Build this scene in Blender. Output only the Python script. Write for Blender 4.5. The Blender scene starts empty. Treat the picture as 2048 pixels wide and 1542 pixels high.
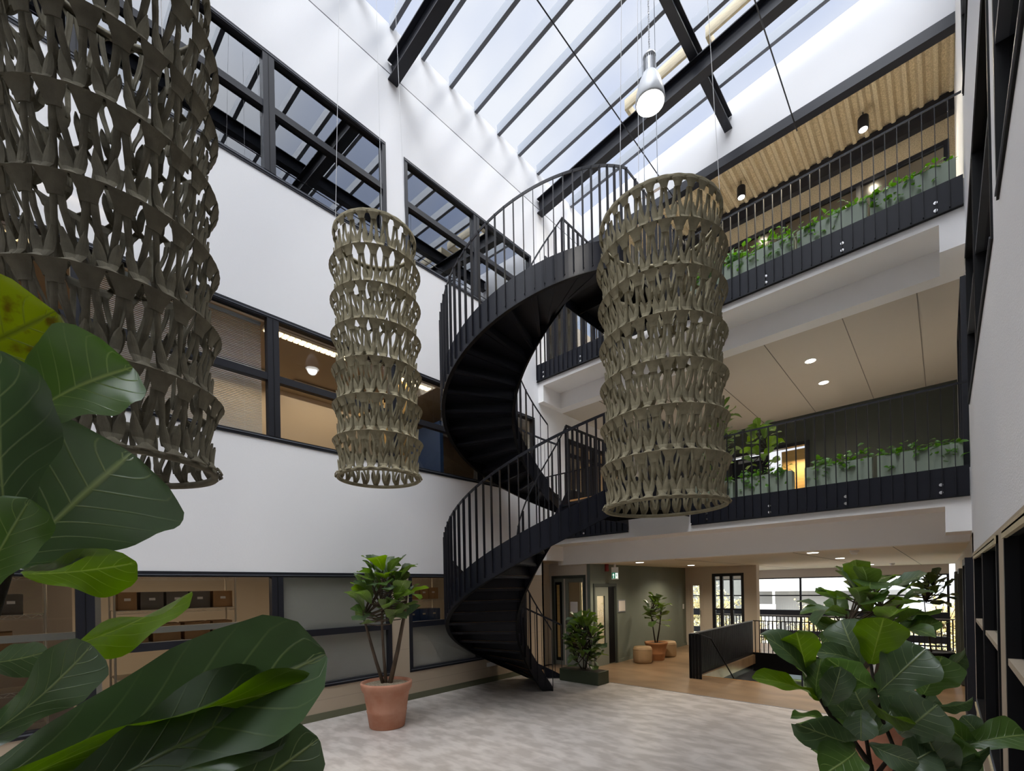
import bpy, bmesh, math, random
from mathutils import Vector, Matrix
from math import sin, cos, pi, radians as R
# ------------------------------------------------------------------ camera, sky, exposure
SC = bpy.context.scene
COL = SC.collection
yaw, pitch, roll = R(43.161), R(0.158), R(-1.098)
right = Vector((cos(yaw), sin(yaw), 0)); fwd = Vector((-sin(yaw), cos(yaw), 0)); up = Vector((0, 0, 1))
fwd2 = fwd*cos(pitch) + up*sin(pitch); up2 = up*cos(pitch) - fwd*sin(pitch)
ax = right*cos(roll) + up2*sin(roll); ay = up2*cos(roll) - right*sin(roll)
cam_d = bpy.data.cameras.new('camera'); cam = bpy.data.objects.new('camera', cam_d); COL.objects.link(cam)
cam.matrix_world = Matrix(((ax.x, ay.x, -fwd2.x, 0), (ax.y, ay.y, -fwd2.y, 0), (ax.z, ay.z, -fwd2.z, 2.0), (0, 0, 0, 1)))
cam_d.sensor_width = 36; cam_d.lens = 921.0/2048*36; cam_d.shift_x = -1.66/2048; cam_d.shift_y = 401.8/2048
cam_d.clip_start = 0.02; cam_d.clip_end = 500
SC.camera = cam
SC.view_settings.view_transform = 'Standard'; SC.view_settings.look = 'None'
SC.view_settings.exposure = 1.0; SC.view_settings.gamma = 1.0; SC.view_settings.use_curve_mapping = False
SC.cycles.use_denoising = True
SC.cycles.max_bounces = 10; SC.cycles.diffuse_bounces = 7; SC.cycles.glossy_bounces = 3; SC.cycles.transmission_bounces = 4
SC.cycles.transparent_max_bounces = 12; SC.cycles.caustics_reflective = False; SC.cycles.caustics_refractive = False
SC.cycles.sample_clamp_indirect = 8.0

SKY, FILL_LOBE = 0.50, 6.5
def setup_world():
    w = bpy.data.worlds.new('sky'); SC.world = w; w.use_nodes = True
    n = w.node_tree.nodes; l = w.node_tree.links; n.clear()
    out = n.new('ShaderNodeOutputWorld'); bg = n.new('ShaderNodeBackground')
    tc = n.new('ShaderNodeTexCoord'); mp = n.new('ShaderNodeMapping'); mp.inputs['Scale'].default_value = (1.0, 1.6, 1.2)
    ns = n.new('ShaderNodeTexNoise'); ns.inputs['Scale'].default_value = 2.6; ns.inputs['Detail'].default_value = 3; ns.inputs['Roughness'].default_value = 0.5
    cr = n.new('ShaderNodeValToRGB')
    cr.color_ramp.elements[0].position = 0.36; cr.color_ramp.elements[0].color = (0.50, 0.60, 0.86, 1)
    cr.color_ramp.elements[1].position = 0.62; cr.color_ramp.elements[1].color = (0.93, 0.95, 1.0, 1)
    l.new(tc.outputs['Generated'], mp.inputs['Vector']); l.new(mp.outputs[0], ns.inputs['Vector']); l.new(ns.outputs['Fac'], cr.inputs[0])
    l.new(cr.outputs[0], bg.inputs[0]); bg.inputs[1].default_value = SKY
    # sky lobe added out of view above and behind the viewer, brightens the interior
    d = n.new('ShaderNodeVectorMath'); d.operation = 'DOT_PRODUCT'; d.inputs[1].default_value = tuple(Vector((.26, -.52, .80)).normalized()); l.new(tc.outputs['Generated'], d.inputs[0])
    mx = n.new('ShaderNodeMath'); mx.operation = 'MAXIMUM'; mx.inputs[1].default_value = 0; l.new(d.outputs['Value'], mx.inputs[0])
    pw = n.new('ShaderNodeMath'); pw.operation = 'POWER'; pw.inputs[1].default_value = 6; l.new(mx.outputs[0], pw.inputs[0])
    ml = n.new('ShaderNodeMath'); ml.operation = 'MULTIPLY'; ml.inputs[1].default_value = FILL_LOBE; l.new(pw.outputs[0], ml.inputs[0])
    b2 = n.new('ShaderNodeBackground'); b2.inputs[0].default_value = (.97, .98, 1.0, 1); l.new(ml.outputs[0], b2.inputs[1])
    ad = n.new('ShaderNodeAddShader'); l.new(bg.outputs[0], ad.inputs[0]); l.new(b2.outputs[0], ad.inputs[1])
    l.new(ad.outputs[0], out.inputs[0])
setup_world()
sun_d = bpy.data.lights.new('sun', 'SUN'); sun_d.energy = 0.9; sun_d.angle = R(12); sun_d.color = (1, 0.97, 0.9)
sun = bpy.data.objects.new('sun', sun_d); COL.objects.link(sun)
sun.rotation_euler = (R(32), 0, R(152)); sun.location = (0, 0, 30)

# ------------------------------------------------------------------ helpers
OFF = {}
def off(o): return OFF.get(o.name, Vector((0, 0, 0))) if o else Vector((0, 0, 0))
def tag(o, label=None, cat=None, group=None, kind=None):
    if label: o['label'] = label
    if cat: o['category'] = cat
    if group: o['group'] = group
    if kind: o['kind'] = kind
    return o
def thing(name, label, cat, loc=(0, 0, 0), group=None):
    o = bpy.data.objects.new(name, None); COL.objects.link(o); o.location = loc; o.empty_display_size = 0.1
    OFF[o.name] = Vector(loc)
    return tag(o, label, cat, group)
class MB:
    def __init__(s): s.v = []; s.f = []; s.uv = {}
    def add(s, vs, fs):
        b = len(s.v); s.v += [tuple(p) for p in vs]; s.f += [tuple(i+b for i in f) for f in fs]; return b
    def box(s, x0, x1, y0, y1, z0, z1):
        if x0 > x1: x0, x1 = x1, x0
        if y0 > y1: y0, y1 = y1, y0
        if z0 > z1: z0, z1 = z1, z0
        s.add([(x0,y0,z0),(x1,y0,z0),(x1,y1,z0),(x0,y1,z0),(x0,y0,z1),(x1,y0,z1),(x1,y1,z1),(x0,y1,z1)],
              [(0,3,2,1),(4,5,6,7),(0,1,5,4),(1,2,6,5),(2,3,7,6),(3,0,4,7)]); return s
    def bar(s, p, q, w, h, upv=(0, 0, 1)):          # rectangular bar between two points
        p = Vector(p); q = Vector(q); d = (q-p).normalized(); u = Vector(upv)
        if abs(d.dot(u)) > 0.98: u = Vector((0, 1, 0)) if abs(d.y) < .9 else Vector((1, 0, 0))
        sx = d.cross(u).normalized(); sz = sx.cross(d).normalized()
        vs = []
        for c in (p, q):
            for a, b in ((-1,-1),(1,-1),(1,1),(-1,1)): vs.append(c + sx*a*w/2 + sz*b*h/2)
        s.add(vs, [(0,1,2,3),(7,6,5,4),(0,4,5,1),(1,5,6,2),(2,6,7,3),(3,7,4,0)]); return s
    def tube(s, pts, r, n=8, cap=True, r1=None):
        pts = [Vector(p) for p in pts]; m = len(pts); rs = [r if r1 is None else r+(r1-r)*i/(m-1) for i in range(m)]
        vs = []; prev = None
        for i, p in enumerate(pts):
            d = (pts[min(i+1, m-1)] - pts[max(i-1, 0)]).normalized()
            if prev is None:
                a = Vector((0, 0, 1)) if abs(d.z) < 0.9 else Vector((1, 0, 0)); x = d.cross(a).normalized()
            else: x = (prev - d*prev.dot(d)).normalized()
            prev = x; y = d.cross(x)
            for k in range(n): t = 2*pi*k/n; vs.append(p + (x*cos(t) + y*sin(t))*rs[i])
        fs = [(i*n+k, i*n+(k+1) % n, (i+1)*n+(k+1) % n, (i+1)*n+k) for i in range(m-1) for k in range(n)]
        if cap: fs += [tuple(range(n-1, -1, -1)), tuple((m-1)*n+k for k in range(n))]
        s.add(vs, fs); return s
    def lathe(s, c, prof, n=32, sx=1, sy=1):       # prof: list of (radius, z)
        c = Vector(c); vs = []
        for r, z in prof:
            for k in range(n): t = 2*pi*k/n; vs.append((c.x + r*cos(t)*sx, c.y + r*sin(t)*sy, c.z + z))
        m = len(prof)
        fs = [(i*n+k, i*n+(k+1) % n, (i+1)*n+(k+1) % n, (i+1)*n+k) for i in range(m-1) for k in range(n)]
        fs += [tuple(range(n-1, -1, -1)), tuple((m-1)*n+k for k in range(n))]
        s.add(vs, fs); return s
    def ball(s, c, rx, ry, rz, n=10, m=6):
        c = Vector(c); prof = [(sin(pi*i/m), -cos(pi*i/m)) for i in range(m+1)]
        vs = [];
        for r, z in prof:
            r = max(r, 1e-3)
            for k in range(n): t = 2*pi*k/n; vs.append((c.x+rx*r*cos(t), c.y+ry*r*sin(t), c.z+rz*z))
        fs = [(i*n+k, i*n+(k+1) % n, (i+1)*n+(k+1) % n, (i+1)*n+k) for i in range(m) for k in range(n)]
        s.add(vs, fs); return s
    def prism(s, pts, ext):                        # polygon (list of 3d pts) extruded by vector
        e = Vector(ext); n = len(pts); a = [Vector(p) for p in pts]
        s.add(a + [p+e for p in a], [tuple(range(n-1, -1, -1)), tuple(range(n, 2*n))] + [(i, (i+1) % n, n+(i+1) % n, n+i) for i in range(n)]); return s
    def build(s, name, mat, parent=None, smooth=False, bevel=0.0, solid=0.0):
        me = bpy.data.meshes.new(name); o0 = off(parent)
        me.from_pydata([(x-o0.x, y-o0.y, z-o0.z) for x, y, z in s.v], [], s.f)
        if s.uv:
            lay = me.uv_layers.new(name='UVMap')
            for lp in me.loops: lay.data[lp.index].uv = s.uv.get(lp.vertex_index, (0, 0))
        me.materials.append(mat)
        if smooth:
            for p in me.polygons: p.use_smooth = True
        me.update()
        o = bpy.data.objects.new(name, me); COL.objects.link(o)
        if not s.uv:
            bm = bmesh.new(); bm.from_mesh(me); bmesh.ops.recalc_face_normals(bm, faces=bm.faces); bm.to_mesh(me); bm.free()
        if parent: o.parent = parent; OFF[o.name] = o0
        if solid: md = o.modifiers.new('thick', 'SOLIDIFY'); md.thickness = solid; md.offset = 0
        if bevel: md = o.modifiers.new('edge', 'BEVEL'); md.width = bevel; md.segments = 2; md.limit_method = 'ANGLE'
        return o
def copy_tree(o, parent=None, loc=None):
    c = o.copy(); COL.objects.link(c); c.parent = parent
    if loc is not None: c.location = loc
    for ch in list(o.children): copy_tree(ch, c)
    return c
def struct(name, mb, mat, parent=None, **k):
    o = mb.build(name, mat, parent, **k)
    if not parent: o['kind'] = 'structure'
    return o
def panel(mb, axis, c0, c1, u0, u1, v0, v1, holes=()):   # wall slab with rectangular holes; axis 'x': u=Y, v=Z ; 'y': u=X, v=Z ; 'z': u=X, v=Y
    us = sorted({u0, u1} | {min(max(h[i], u0), u1) for h in holes for i in (0, 1)})
    vs = sorted({v0, v1} | {min(max(h[i], v0), v1) for h in holes for i in (2, 3)})
    for i in range(len(us)-1):
        j = 0
        while j < len(vs)-1:
            um = (us[i]+us[i+1])/2
            def hole(k): vm = (vs[k]+vs[k+1])/2; return any(h[0] < um < h[1] and h[2] < vm < h[3] for h in holes)
            if hole(j): j += 1; continue
            k = j
            while k+1 < len(vs)-1 and not hole(k+1): k += 1
            a, b, lo, hi = us[i], us[i+1], vs[j], vs[k+1]
            if axis == 'x': mb.box(c0, c1, a, b, lo, hi)
            elif axis == 'y': mb.box(a, b, c0, c1, lo, hi)
            else: mb.box(a, b, lo, hi, c0, c1)
            j = k+1
    return mb
def light(name, kind, loc, energy, color=(1, .85, .65), size=.3, rot=(0, 0, 0), spot=100, sy=None):
    d = bpy.data.lights.new(name, kind); d.energy = energy; d.color = color
    if kind == 'AREA':
        d.size = size
        if sy: d.shape = 'RECTANGLE'; d.size_y = sy
    elif kind == 'SPOT': d.spot_size = R(spot); d.spot_blend = .7; d.shadow_soft_size = size
    else: d.shadow_soft_size = size
    o = bpy.data.objects.new(name, d); COL.objects.link(o); o.location = loc; o.rotation_euler = rot; return o

# ------------------------------------------------------------------ materials
def base_mat(name):
    m = bpy.data.materials.new(name); m.use_nodes = True; nt = m.node_tree
    return m, nt.nodes, nt.links, nt.nodes['Principled BSDF'], nt.nodes['Material Output']
def pm(name, col, rough=.5, metal=0.0, noise=0.0, nscale=8, bump=0.0, bscale=60, emis=None, estr=0, spec=.5, stretch=(1, 1, 1), col2=None):
    m, n, l, b, out = base_mat(name)
    b.inputs['Base Color'].default_value = (*col, 1); b.inputs['Roughness'].default_value = rough; b.inputs['Metallic'].default_value = metal
    b.inputs['Specular IOR Level'].default_value = spec
    if noise or col2 or bump:
        tc = n.new('ShaderNodeTexCoord'); mp = n.new('ShaderNodeMapping'); mp.inputs['Scale'].default_value = stretch; l.new(tc.outputs['Object'], mp.inputs[0])
    if noise or col2:
        ns = n.new('ShaderNodeTexNoise'); ns.inputs['Scale'].default_value = nscale; ns.inputs['Detail'].default_value = 4; l.new(mp.outputs[0], ns.inputs['Vector'])
        cr = n.new('ShaderNodeValToRGB'); c2 = col2 or tuple(c*(1-noise) for c in col)
        cr.color_ramp.elements[0].position = .35; cr.color_ramp.elements[0].color = (*c2, 1)
        cr.color_ramp.elements[1].position = .65; cr.color_ramp.elements[1].color = (*col, 1)
        l.new(ns.outputs['Fac'], cr.inputs[0]); l.new(cr.outputs[0], b.inputs['Base Color'])
    if bump:
        nb = n.new('ShaderNodeTexNoise'); nb.inputs['Scale'].default_value = bscale; nb.inputs['Detail'].default_value = 3; l.new(mp.outputs[0], nb.inputs['Vector'])
        bp = n.new('ShaderNodeBump'); bp.inputs['Strength'].default_value = bump; bp.inputs['Distance'].default_value = .01
        l.new(nb.outputs['Fac'], bp.inputs['Height']); l.new(bp.outputs[0], b.inputs['Normal'])
    if emis: b.inputs['Emission Color'].default_value = (*emis, 1); b.inputs['Emission Strength'].default_value = estr
    return m
def glass_mat(name, tint=(.93, .96, .97), ior=1.5, rough=.02, boost=1.0):
    m, n, l, b, out = base_mat(name); n.remove(b)
    t = n.new('ShaderNodeBsdfTransparent'); t.inputs[0].default_value = (*tint, 1)
    g = n.new('ShaderNodeBsdfGlossy'); g.inputs['Roughness'].default_value = rough; g.inputs[0].default_value = (.95, .97, 1, 1)
    fr = n.new('ShaderNodeFresnel'); fr.inputs[0].default_value = ior
    mul = n.new('ShaderNodeMath'); mul.operation = 'MULTIPLY'; mul.inputs[1].default_value = boost; mul.use_clamp = True; l.new(fr.outputs[0], mul.inputs[0])
    mx = n.new('ShaderNodeMixShader'); l.new(mul.outputs[0], mx.inputs[0]); l.new(t.outputs[0], mx.inputs[1]); l.new(g.outputs[0], mx.inputs[2]); l.new(mx.outputs[0], out.inputs[0])
    return m
def brick_mat(name, c1, c2, mortar, scale, bw, rh, msize=.01, rough=.7, rot=(0, 0, 0), offset=.5):
    m, n, l, b, out = base_mat(name); b.inputs['Roughness'].default_value = rough
    tc = n.new('ShaderNodeTexCoord'); mp = n.new('ShaderNodeMapping'); mp.inputs['Rotation'].default_value = rot; l.new(tc.outputs['Object'], mp.inputs[0])
    br = n.new('ShaderNodeTexBrick'); br.inputs['Color1'].default_value = (*c1, 1); br.inputs['Color2'].default_value = (*c2, 1); br.inputs['Mortar'].default_value = (*mortar, 1)
    br.inputs['Scale'].default_value = scale; br.inputs['Brick Width'].default_value = bw; br.inputs['Row Height'].default_value = rh; br.inputs['Mortar Size'].default_value = msize; br.offset = offset
    l.new(mp.outputs[0], br.inputs['Vector']); l.new(br.outputs[0], b.inputs['Base Color']); return m
def leaf_mat(name, top, under, vein, trans=.45, spots=False):
    m, n, l, b, out = base_mat(name)
    uv = n.new('ShaderNodeUVMap'); uv.uv_map = 'UVMap'; sep = n.new('ShaderNodeSeparateXYZ'); l.new(uv.outputs[0], sep.inputs[0])
    def mth(op, a, c=None, clamp=False):
        q = n.new('ShaderNodeMath'); q.operation = op; q.use_clamp = clamp
        for i, x in enumerate((a, c)):
            if x is None: continue
            if isinstance(x, (int, float)): q.inputs[i].default_value = x
            else: l.new(x, q.inputs[i])
        return q.outputs[0]
    du = mth('ABSOLUTE', mth('SUBTRACT', sep.outputs[0], .5))
    mid = mth('SUBTRACT', 1.0, mth('MULTIPLY', du, 38.0), True)
    ph = mth('FRACT', mth('SUBTRACT', mth('MULTIPLY', sep.outputs[1], 7.0), mth('MULTIPLY', du, 4.2)))
    sv = mth('SUBTRACT', 1.0, mth('MULTIPLY', mth('ABSOLUTE', mth('SUBTRACT', ph, .5)), 17.0), True)
    sv = mth('MULTIPLY', sv, mth('SUBTRACT', 1.0, mth('MULTIPLY', du, 1.9), True))
    vf = mth('MAXIMUM', mid, mth('MULTIPLY', sv, .75))
    geo = n.new('ShaderNodeNewGeometry')
    mxs = n.new('ShaderNodeMix'); mxs.data_type = 'RGBA'; mxs.inputs['A'].default_value = (*top, 1); mxs.inputs['B'].default_value = (*under, 1); l.new(geo.outputs['Backfacing'], mxs.inputs['Factor'])
    src = mxs.outputs['Result']
    tc = n.new('ShaderNodeTexCoord'); ns = n.new('ShaderNodeTexNoise'); ns.inputs['Scale'].default_value = 9; l.new(tc.outputs['Object'], ns.inputs['Vector'])
    hv = n.new('ShaderNodeHueSaturation'); l.new(src, hv.inputs['Color'])
    l.new(mth('ADD', mth('MULTIPLY', ns.outputs['Fac'], .7), .62), hv.inputs['Value']); src = hv.outputs[0]
    if spots:
        n2 = n.new('ShaderNodeTexNoise'); n2.inputs['Scale'].default_value = 26; n2.inputs['Detail'].default_value = 5; l.new(tc.outputs['Object'], n2.inputs['Vector'])
        s2 = n.new('ShaderNodeMix'); s2.data_type = 'RGBA'; l.new(mth('MULTIPLY', mth('SUBTRACT', n2.outputs['Fac'], .56, True), 9.0, True), s2.inputs['Factor'])
        l.new(src, s2.inputs['A']); s2.inputs['B'].default_value = (.07, .05, .01, 1); src = s2.outputs['Result']
    mv = n.new('ShaderNodeMix'); mv.data_type = 'RGBA'; l.new(vf, mv.inputs['Factor']); l.new(src, mv.inputs['A']); mv.inputs['B'].default_value = (*vein, 1)
    l.new(mv.outputs['Result'], b.inputs['Base Color']); b.inputs['Roughness'].default_value = .34; b.inputs['Specular IOR Level'].default_value = .85
    bp = n.new('ShaderNodeBump'); bp.inputs['Strength'].default_value = .5; bp.inputs['Distance'].default_value = .004; l.new(vf, bp.inputs['Height']); l.new(bp.outputs[0], b.inputs['Normal'])
    tr = n.new('ShaderNodeBsdfTranslucent'); hs = n.new('ShaderNodeHueSaturation'); hs.inputs['Saturation'].default_value = 1.15; hs.inputs['Value'].default_value = 1.9; l.new(mv.outputs['Result'], hs.inputs['Color']); l.new(hs.outputs[0], tr.inputs[0])
    ms = n.new('ShaderNodeMixShader'); ms.inputs[0].default_value = trans; l.new(b.outputs[0], ms.inputs[1]); l.new(tr.outputs[0], ms.inputs[2]); l.new(ms.outputs[0], out.inputs[0])
    return m
M = dict(
    white=pm('white_plaster', (.84, .84, .85), .75, bump=.08, bscale=40),
    white2=pm('white_render', (.84, .84, .86), .8, bump=.35, bscale=90),
    white3=pm('white_paint', (.90, .89, .88), .7),
    white4=pm('upper_white_paint', (.74, .74, .75), .7),
    tan=brick_mat('tan_blockwork', (.50, .41, .30), (.47, .38, .28), (.42, .34, .25), 1.0, .62, .21, .006, .75, rot=(R(90), 0, R(90))),
    tanp=pm('tan_paint', (.46, .38, .28), .7),
    olive=pm('olive_paint', (.13, .135, .08), .6),
    green=pm('green_grey_paint', (.19, .215, .18), .65, noise=.12, nscale=1.2),
    greend=pm('dark_green_paint', (.05, .06, .05), .5),
    ceilw=pm('ceiling_board', (.62, .56, .48), .7),
    joint=pm('ceiling_joint', (.25, .22, .19), .8),
    black=pm('black_steel', (.005, .005, .006), .5, spec=.22),
    blackp=pm('blue_black_steel', (.008, .009, .015), .42, spec=.28),
    frame=pm('anthracite_frame', (.013, .014, .020), .42, spec=.35),
    framet=pm('sealing_edge', (.04, .04, .05), .4),
    rail=pm('grey_steel_bar', (.012, .012, .016), .42, spec=.28),
    alu=pm('grey_aluminium', (.22, .24, .27), .4),
    alud=pm('dark_aluminium', (.09, .10, .12), .45),
    steelb=pm('painted_steel_beam', (.012, .013, .019), .5, spec=.35),
    chrome=pm('chrome', (.8, .8, .8), .2, metal=1),
    lens=glass_mat('roof_glazing', (.93, .95, .98), 1.25, .15),
    glass=glass_mat('window_glass', (.90, .925, .93), 1.5, .01, .35),
    glasst=glass_mat('coated_window_glass', (.70, .74, .76), 1.5, .01, 5.0),
    glassd=glass_mat('dark_window_glass', (.25, .27, .28), 1.5, .02, .8),
    glassc=glass_mat('clear_glass', (.95, .97, .96), 1.4, .01, .6),
    film=pm('frosted_film', (.52, .47, .41), .35),
    ceilg=pm('corridor_ceiling_board', (.78, .70, .58), .7),
    doorl=pm('grey_green_door', (.20, .215, .185), .5),
    glassn=glass_mat('gallery_glass', (.5, .5, .48), 1.5, .15, .2),
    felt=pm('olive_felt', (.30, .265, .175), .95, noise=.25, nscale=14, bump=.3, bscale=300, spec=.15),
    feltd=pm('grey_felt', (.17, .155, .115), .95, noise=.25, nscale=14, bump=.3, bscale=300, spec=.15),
    cord=pm('white_cord', (.75, .75, .75), .6),
    wood=pm('oak_wood', (.50, .27, .10), .45, noise=.3, nscale=3, stretch=(1, 12, 12)),
    woodp=pm('pale_wood_lining', (.62, .52, .33), .5, noise=.2, nscale=3, stretch=(2, 12, 12)),
    woodf=pm('warm_wood_panel', (.55, .36, .13), .5, noise=.15, nscale=3, stretch=(1, 1, 6)),
    terra=pm('terracotta', (.45, .19, .11), .75, noise=.18, nscale=5, col2=(.52, .26, .17)),
    terra2=pm('terracotta_warm', (.42, .19, .08), .75, noise=.18, nscale=5),
    soil=pm('potting_soil', (.03, .022, .015), .95),
    gravel=pm('pale_gravel', (.55, .45, .32), .95, noise=.75, nscale=70, bump=.8, bscale=120),
    bark=pm('bark', (.13, .09, .06), .9, noise=.5, nscale=12, bump=.6, bscale=60, stretch=(1, 1, .3)),
    barkd=pm('dark_bark', (.035, .025, .018), .9, noise=.4, nscale=12, bump=.6, bscale=60),
    pouf=pm('tan_leather', (.40, .27, .15), .6, noise=.1, nscale=6, bump=.1),
    planter=pm('sage_planter', (.26, .31, .24), .55),
    planterd=pm('dark_green_planter', (.045, .058, .032), .5),
    acoustic=pm('wood_wool_panel', (.60, .48, .30), .95, noise=.4, nscale=55, bump=.5, bscale=90),
    office=pm('office_wall', (.50, .42, .33), .8),
    officec=pm('office_ceiling', (.46, .40, .33), .8),
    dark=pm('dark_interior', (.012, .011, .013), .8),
    cardb=pm('cardboard', (.36, .20, .09), .8, noise=.1),
    cardg=pm('grey_storage_box', (.12, .10, .085), .7),
    blue=pm('blue_bin', (.015, .06, .22), .45),
    shelfm=pm('shelf_wire', (.55, .50, .42), .35, metal=.5),
    paper=pm('paper', (.75, .70, .66), .7),
    glow=pm('warm_lamp_tube', (1, .9, .7), .5, emis=(1, .72, .38), estr=3.2),
    cool=pm('lamp_disc', (1, 1, 1), .5, emis=(1, .93, .82), estr=9),
    bulb=pm('lamp_diffuser', (1, 1, 1), .5, emis=(1, .97, .9), estr=6),
    lampg=pm('lamp_housing', (.45, .46, .48), .35, metal=.5),
    lampf=pm('lamp_acrylic', (.62, .64, .66), .25),
    whitep=pm('white_plastic', (.80, .80, .80), .45),
    red=pm('red_plastic', (.25, .01, .01), .4),
    signg=pm('sign_green', (.0, .10, .055), .4, emis=(.02, .25, .13), estr=.25),
    signw=pm('sign_white', (.9, .9, .9), .4, emis=(1, 1, 1), estr=.5),
    leafd=leaf_mat('fig_leaf_dark', (.075, .125, .055), (.12, .19, .04), (.28, .35, .15), .25),
    leafm=leaf_mat('fig_leaf_mid', (.085, .155, .040), (.13, .22, .035), (.28, .37, .13), .35),
    leafb=leaf_mat('fig_leaf_bright', (.10, .18, .015), (.13, .22, .02), (.24, .32, .08), .45),
    leafy=leaf_mat('fig_leaf_yellow', (.13, .17, .004), (.14, .18, .006), (.06, .08, .005), .4, True),
    leafv=leaf_mat('vine_leaf', (.07, .19, .015), (.08, .20, .02), (.16, .3, .05), .4),
    blossom=pm('blossom', (.95, .86, .58), .8),
    facade=pm('white_facade', (.80, .80, .78), .8), facadeg=pm('grey_facade', (.52, .54, .58), .8), facaded=pm('dark_facade', (.22, .21, .20), .7),
    asphalt=pm('street_paving', (.75, .72, .66), .9), hedge=pm('grass_verge', (.35, .42, .12), .9, noise=.5, nscale=3),
    carp=pm('car_paint', (.12, .14, .16), .25, metal=.3), caru=pm('car_blue', (.03, .1, .35), .25),
)
def vinyl_mat(name, c1, c2, sc, stretch, rough):
    m, n, l, b, out = base_mat(name)
    tc = n.new('ShaderNodeTexCoord'); mp = n.new('ShaderNodeMapping'); mp.inputs['Scale'].default_value = stretch; mp.inputs['Rotation'].default_value = (0, 0, R(8)); l.new(tc.outputs['Object'], mp.inputs[0])
    a = n.new('ShaderNodeTexNoise'); a.inputs['Scale'].default_value = sc; a.inputs['Detail'].default_value = 2.5; a.inputs['Roughness'].default_value = .5; l.new(mp.outputs[0], a.inputs['Vector'])
    cr = n.new('ShaderNodeValToRGB'); cr.color_ramp.elements[0].position = .40; cr.color_ramp.elements[0].color = (*c2, 1); cr.color_ramp.elements[1].position = .60; cr.color_ramp.elements[1].color = (*c1, 1)
    l.new(a.outputs['Fac'], cr.inputs[0])
    br = n.new('ShaderNodeTexBrick'); br.inputs['Scale'].default_value = 1; br.inputs['Brick Width'].default_value = 1.4; br.inputs['Row Height'].default_value = .2; br.inputs['Mortar Size'].default_value = .001
    br.inputs['Color1'].default_value = (1, 1, 1, 1); br.inputs['Color2'].default_value = (.9, .9, .9, 1); br.inputs['Mortar'].default_value = (.7, .7, .7, 1); l.new(tc.outputs['Object'], br.inputs['Vector'])
    mx = n.new('ShaderNodeMix'); mx.data_type = 'RGBA'; mx.blend_type = 'MULTIPLY'; mx.inputs['Factor'].default_value = 1; l.new(cr.outputs[0], mx.inputs['A']); l.new(br.outputs[0], mx.inputs['B'])
    l.new(mx.outputs['Result'], b.inputs['Base Color']); b.inputs['Roughness'].default_value = rough; return m
M['floorg'] = vinyl_mat('pale_patterned_vinyl', (.64, .585, .535), (.47, .42, .375), 3.0, (1, 1.9, 1), .4)
M['floorb'] = vinyl_mat('brown_vinyl', (.33, .22, .13), (.25, .165, .095), 1.2, (1, 2, 1), .3)
# ------------------------------------------------------------------ the shell
XL, XR = -7.10, 0.275
SL = .078
def zr(x, z0=12.09): return z0 + SL*(x-XL)
YB, ZB = -6.0, 12.1              # back of the atrium, roof springing
# floors
mb = MB(); mb.box(XL-.45, XR+.3, YB, 8.3, -.25, 0); struct('floor', mb, M['floorg'])
mb = MB(); panel(mb, 'z', -.25, 0, -9.7, .6, 8.3, 16.95, [(-3.9, -1.4, 10.15, 14.05)]); struct('floor_corridor', mb, M['floorb'])
mb = MB(); mb.box(XL, XR, 8.29, 8.31, 0, .004); struct('trim_1', mb, M['alu'])
mb = MB(); mb.box(-9.7, 3, 8.3, 22.1, -3.7, -3.5); struct('floor_lower', mb, M['floorb'])
# left wall
WIN_G = [(-4.0, 4.44, .50, 2.29), (4.80, 8.02, .50, 2.29)]
WIN_M = [(-4.0, 8.44, 4.20, 6.05)]
WIN_U = [(-4.0, 4.49, 8.07, 9.92), (4.87, 8.42, 8.07, 9.92)]
mb = MB(); panel(mb, 'x', XL-.28, XL, YB, 8.66, 2.29, 11.23, WIN_M+WIN_U); mb.box(XL-.28, XL, 8.66, 10.9, 5.95+.54, 7.1); mb.box(XL-.28, XL, 8.66, 10.9, 10.9, 11.23)
struct('wall_left', mb, M['white'])
mb = MB(); mb.box(XL-.28, XL-.012, YB, 10.9, 11.25, 12.16); struct('wall_left_upper', mb, M['white4'])
mb = MB(); panel(mb, 'x', XL-.28, XL, YB, 8.66, 0, 2.29, WIN_G); struct('wall_left_lower', mb, M['tan'])
mb = MB(); mb.box(XL, XL+.015, YB, 8.5, 0, .11); struct('baseboard_left', mb, M['olive'])
mb = MB(); mb.box(XL-.03, XL, YB, 10.9, 11.23, 11.25); struct('trim_2', mb, M['framet'])
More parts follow.
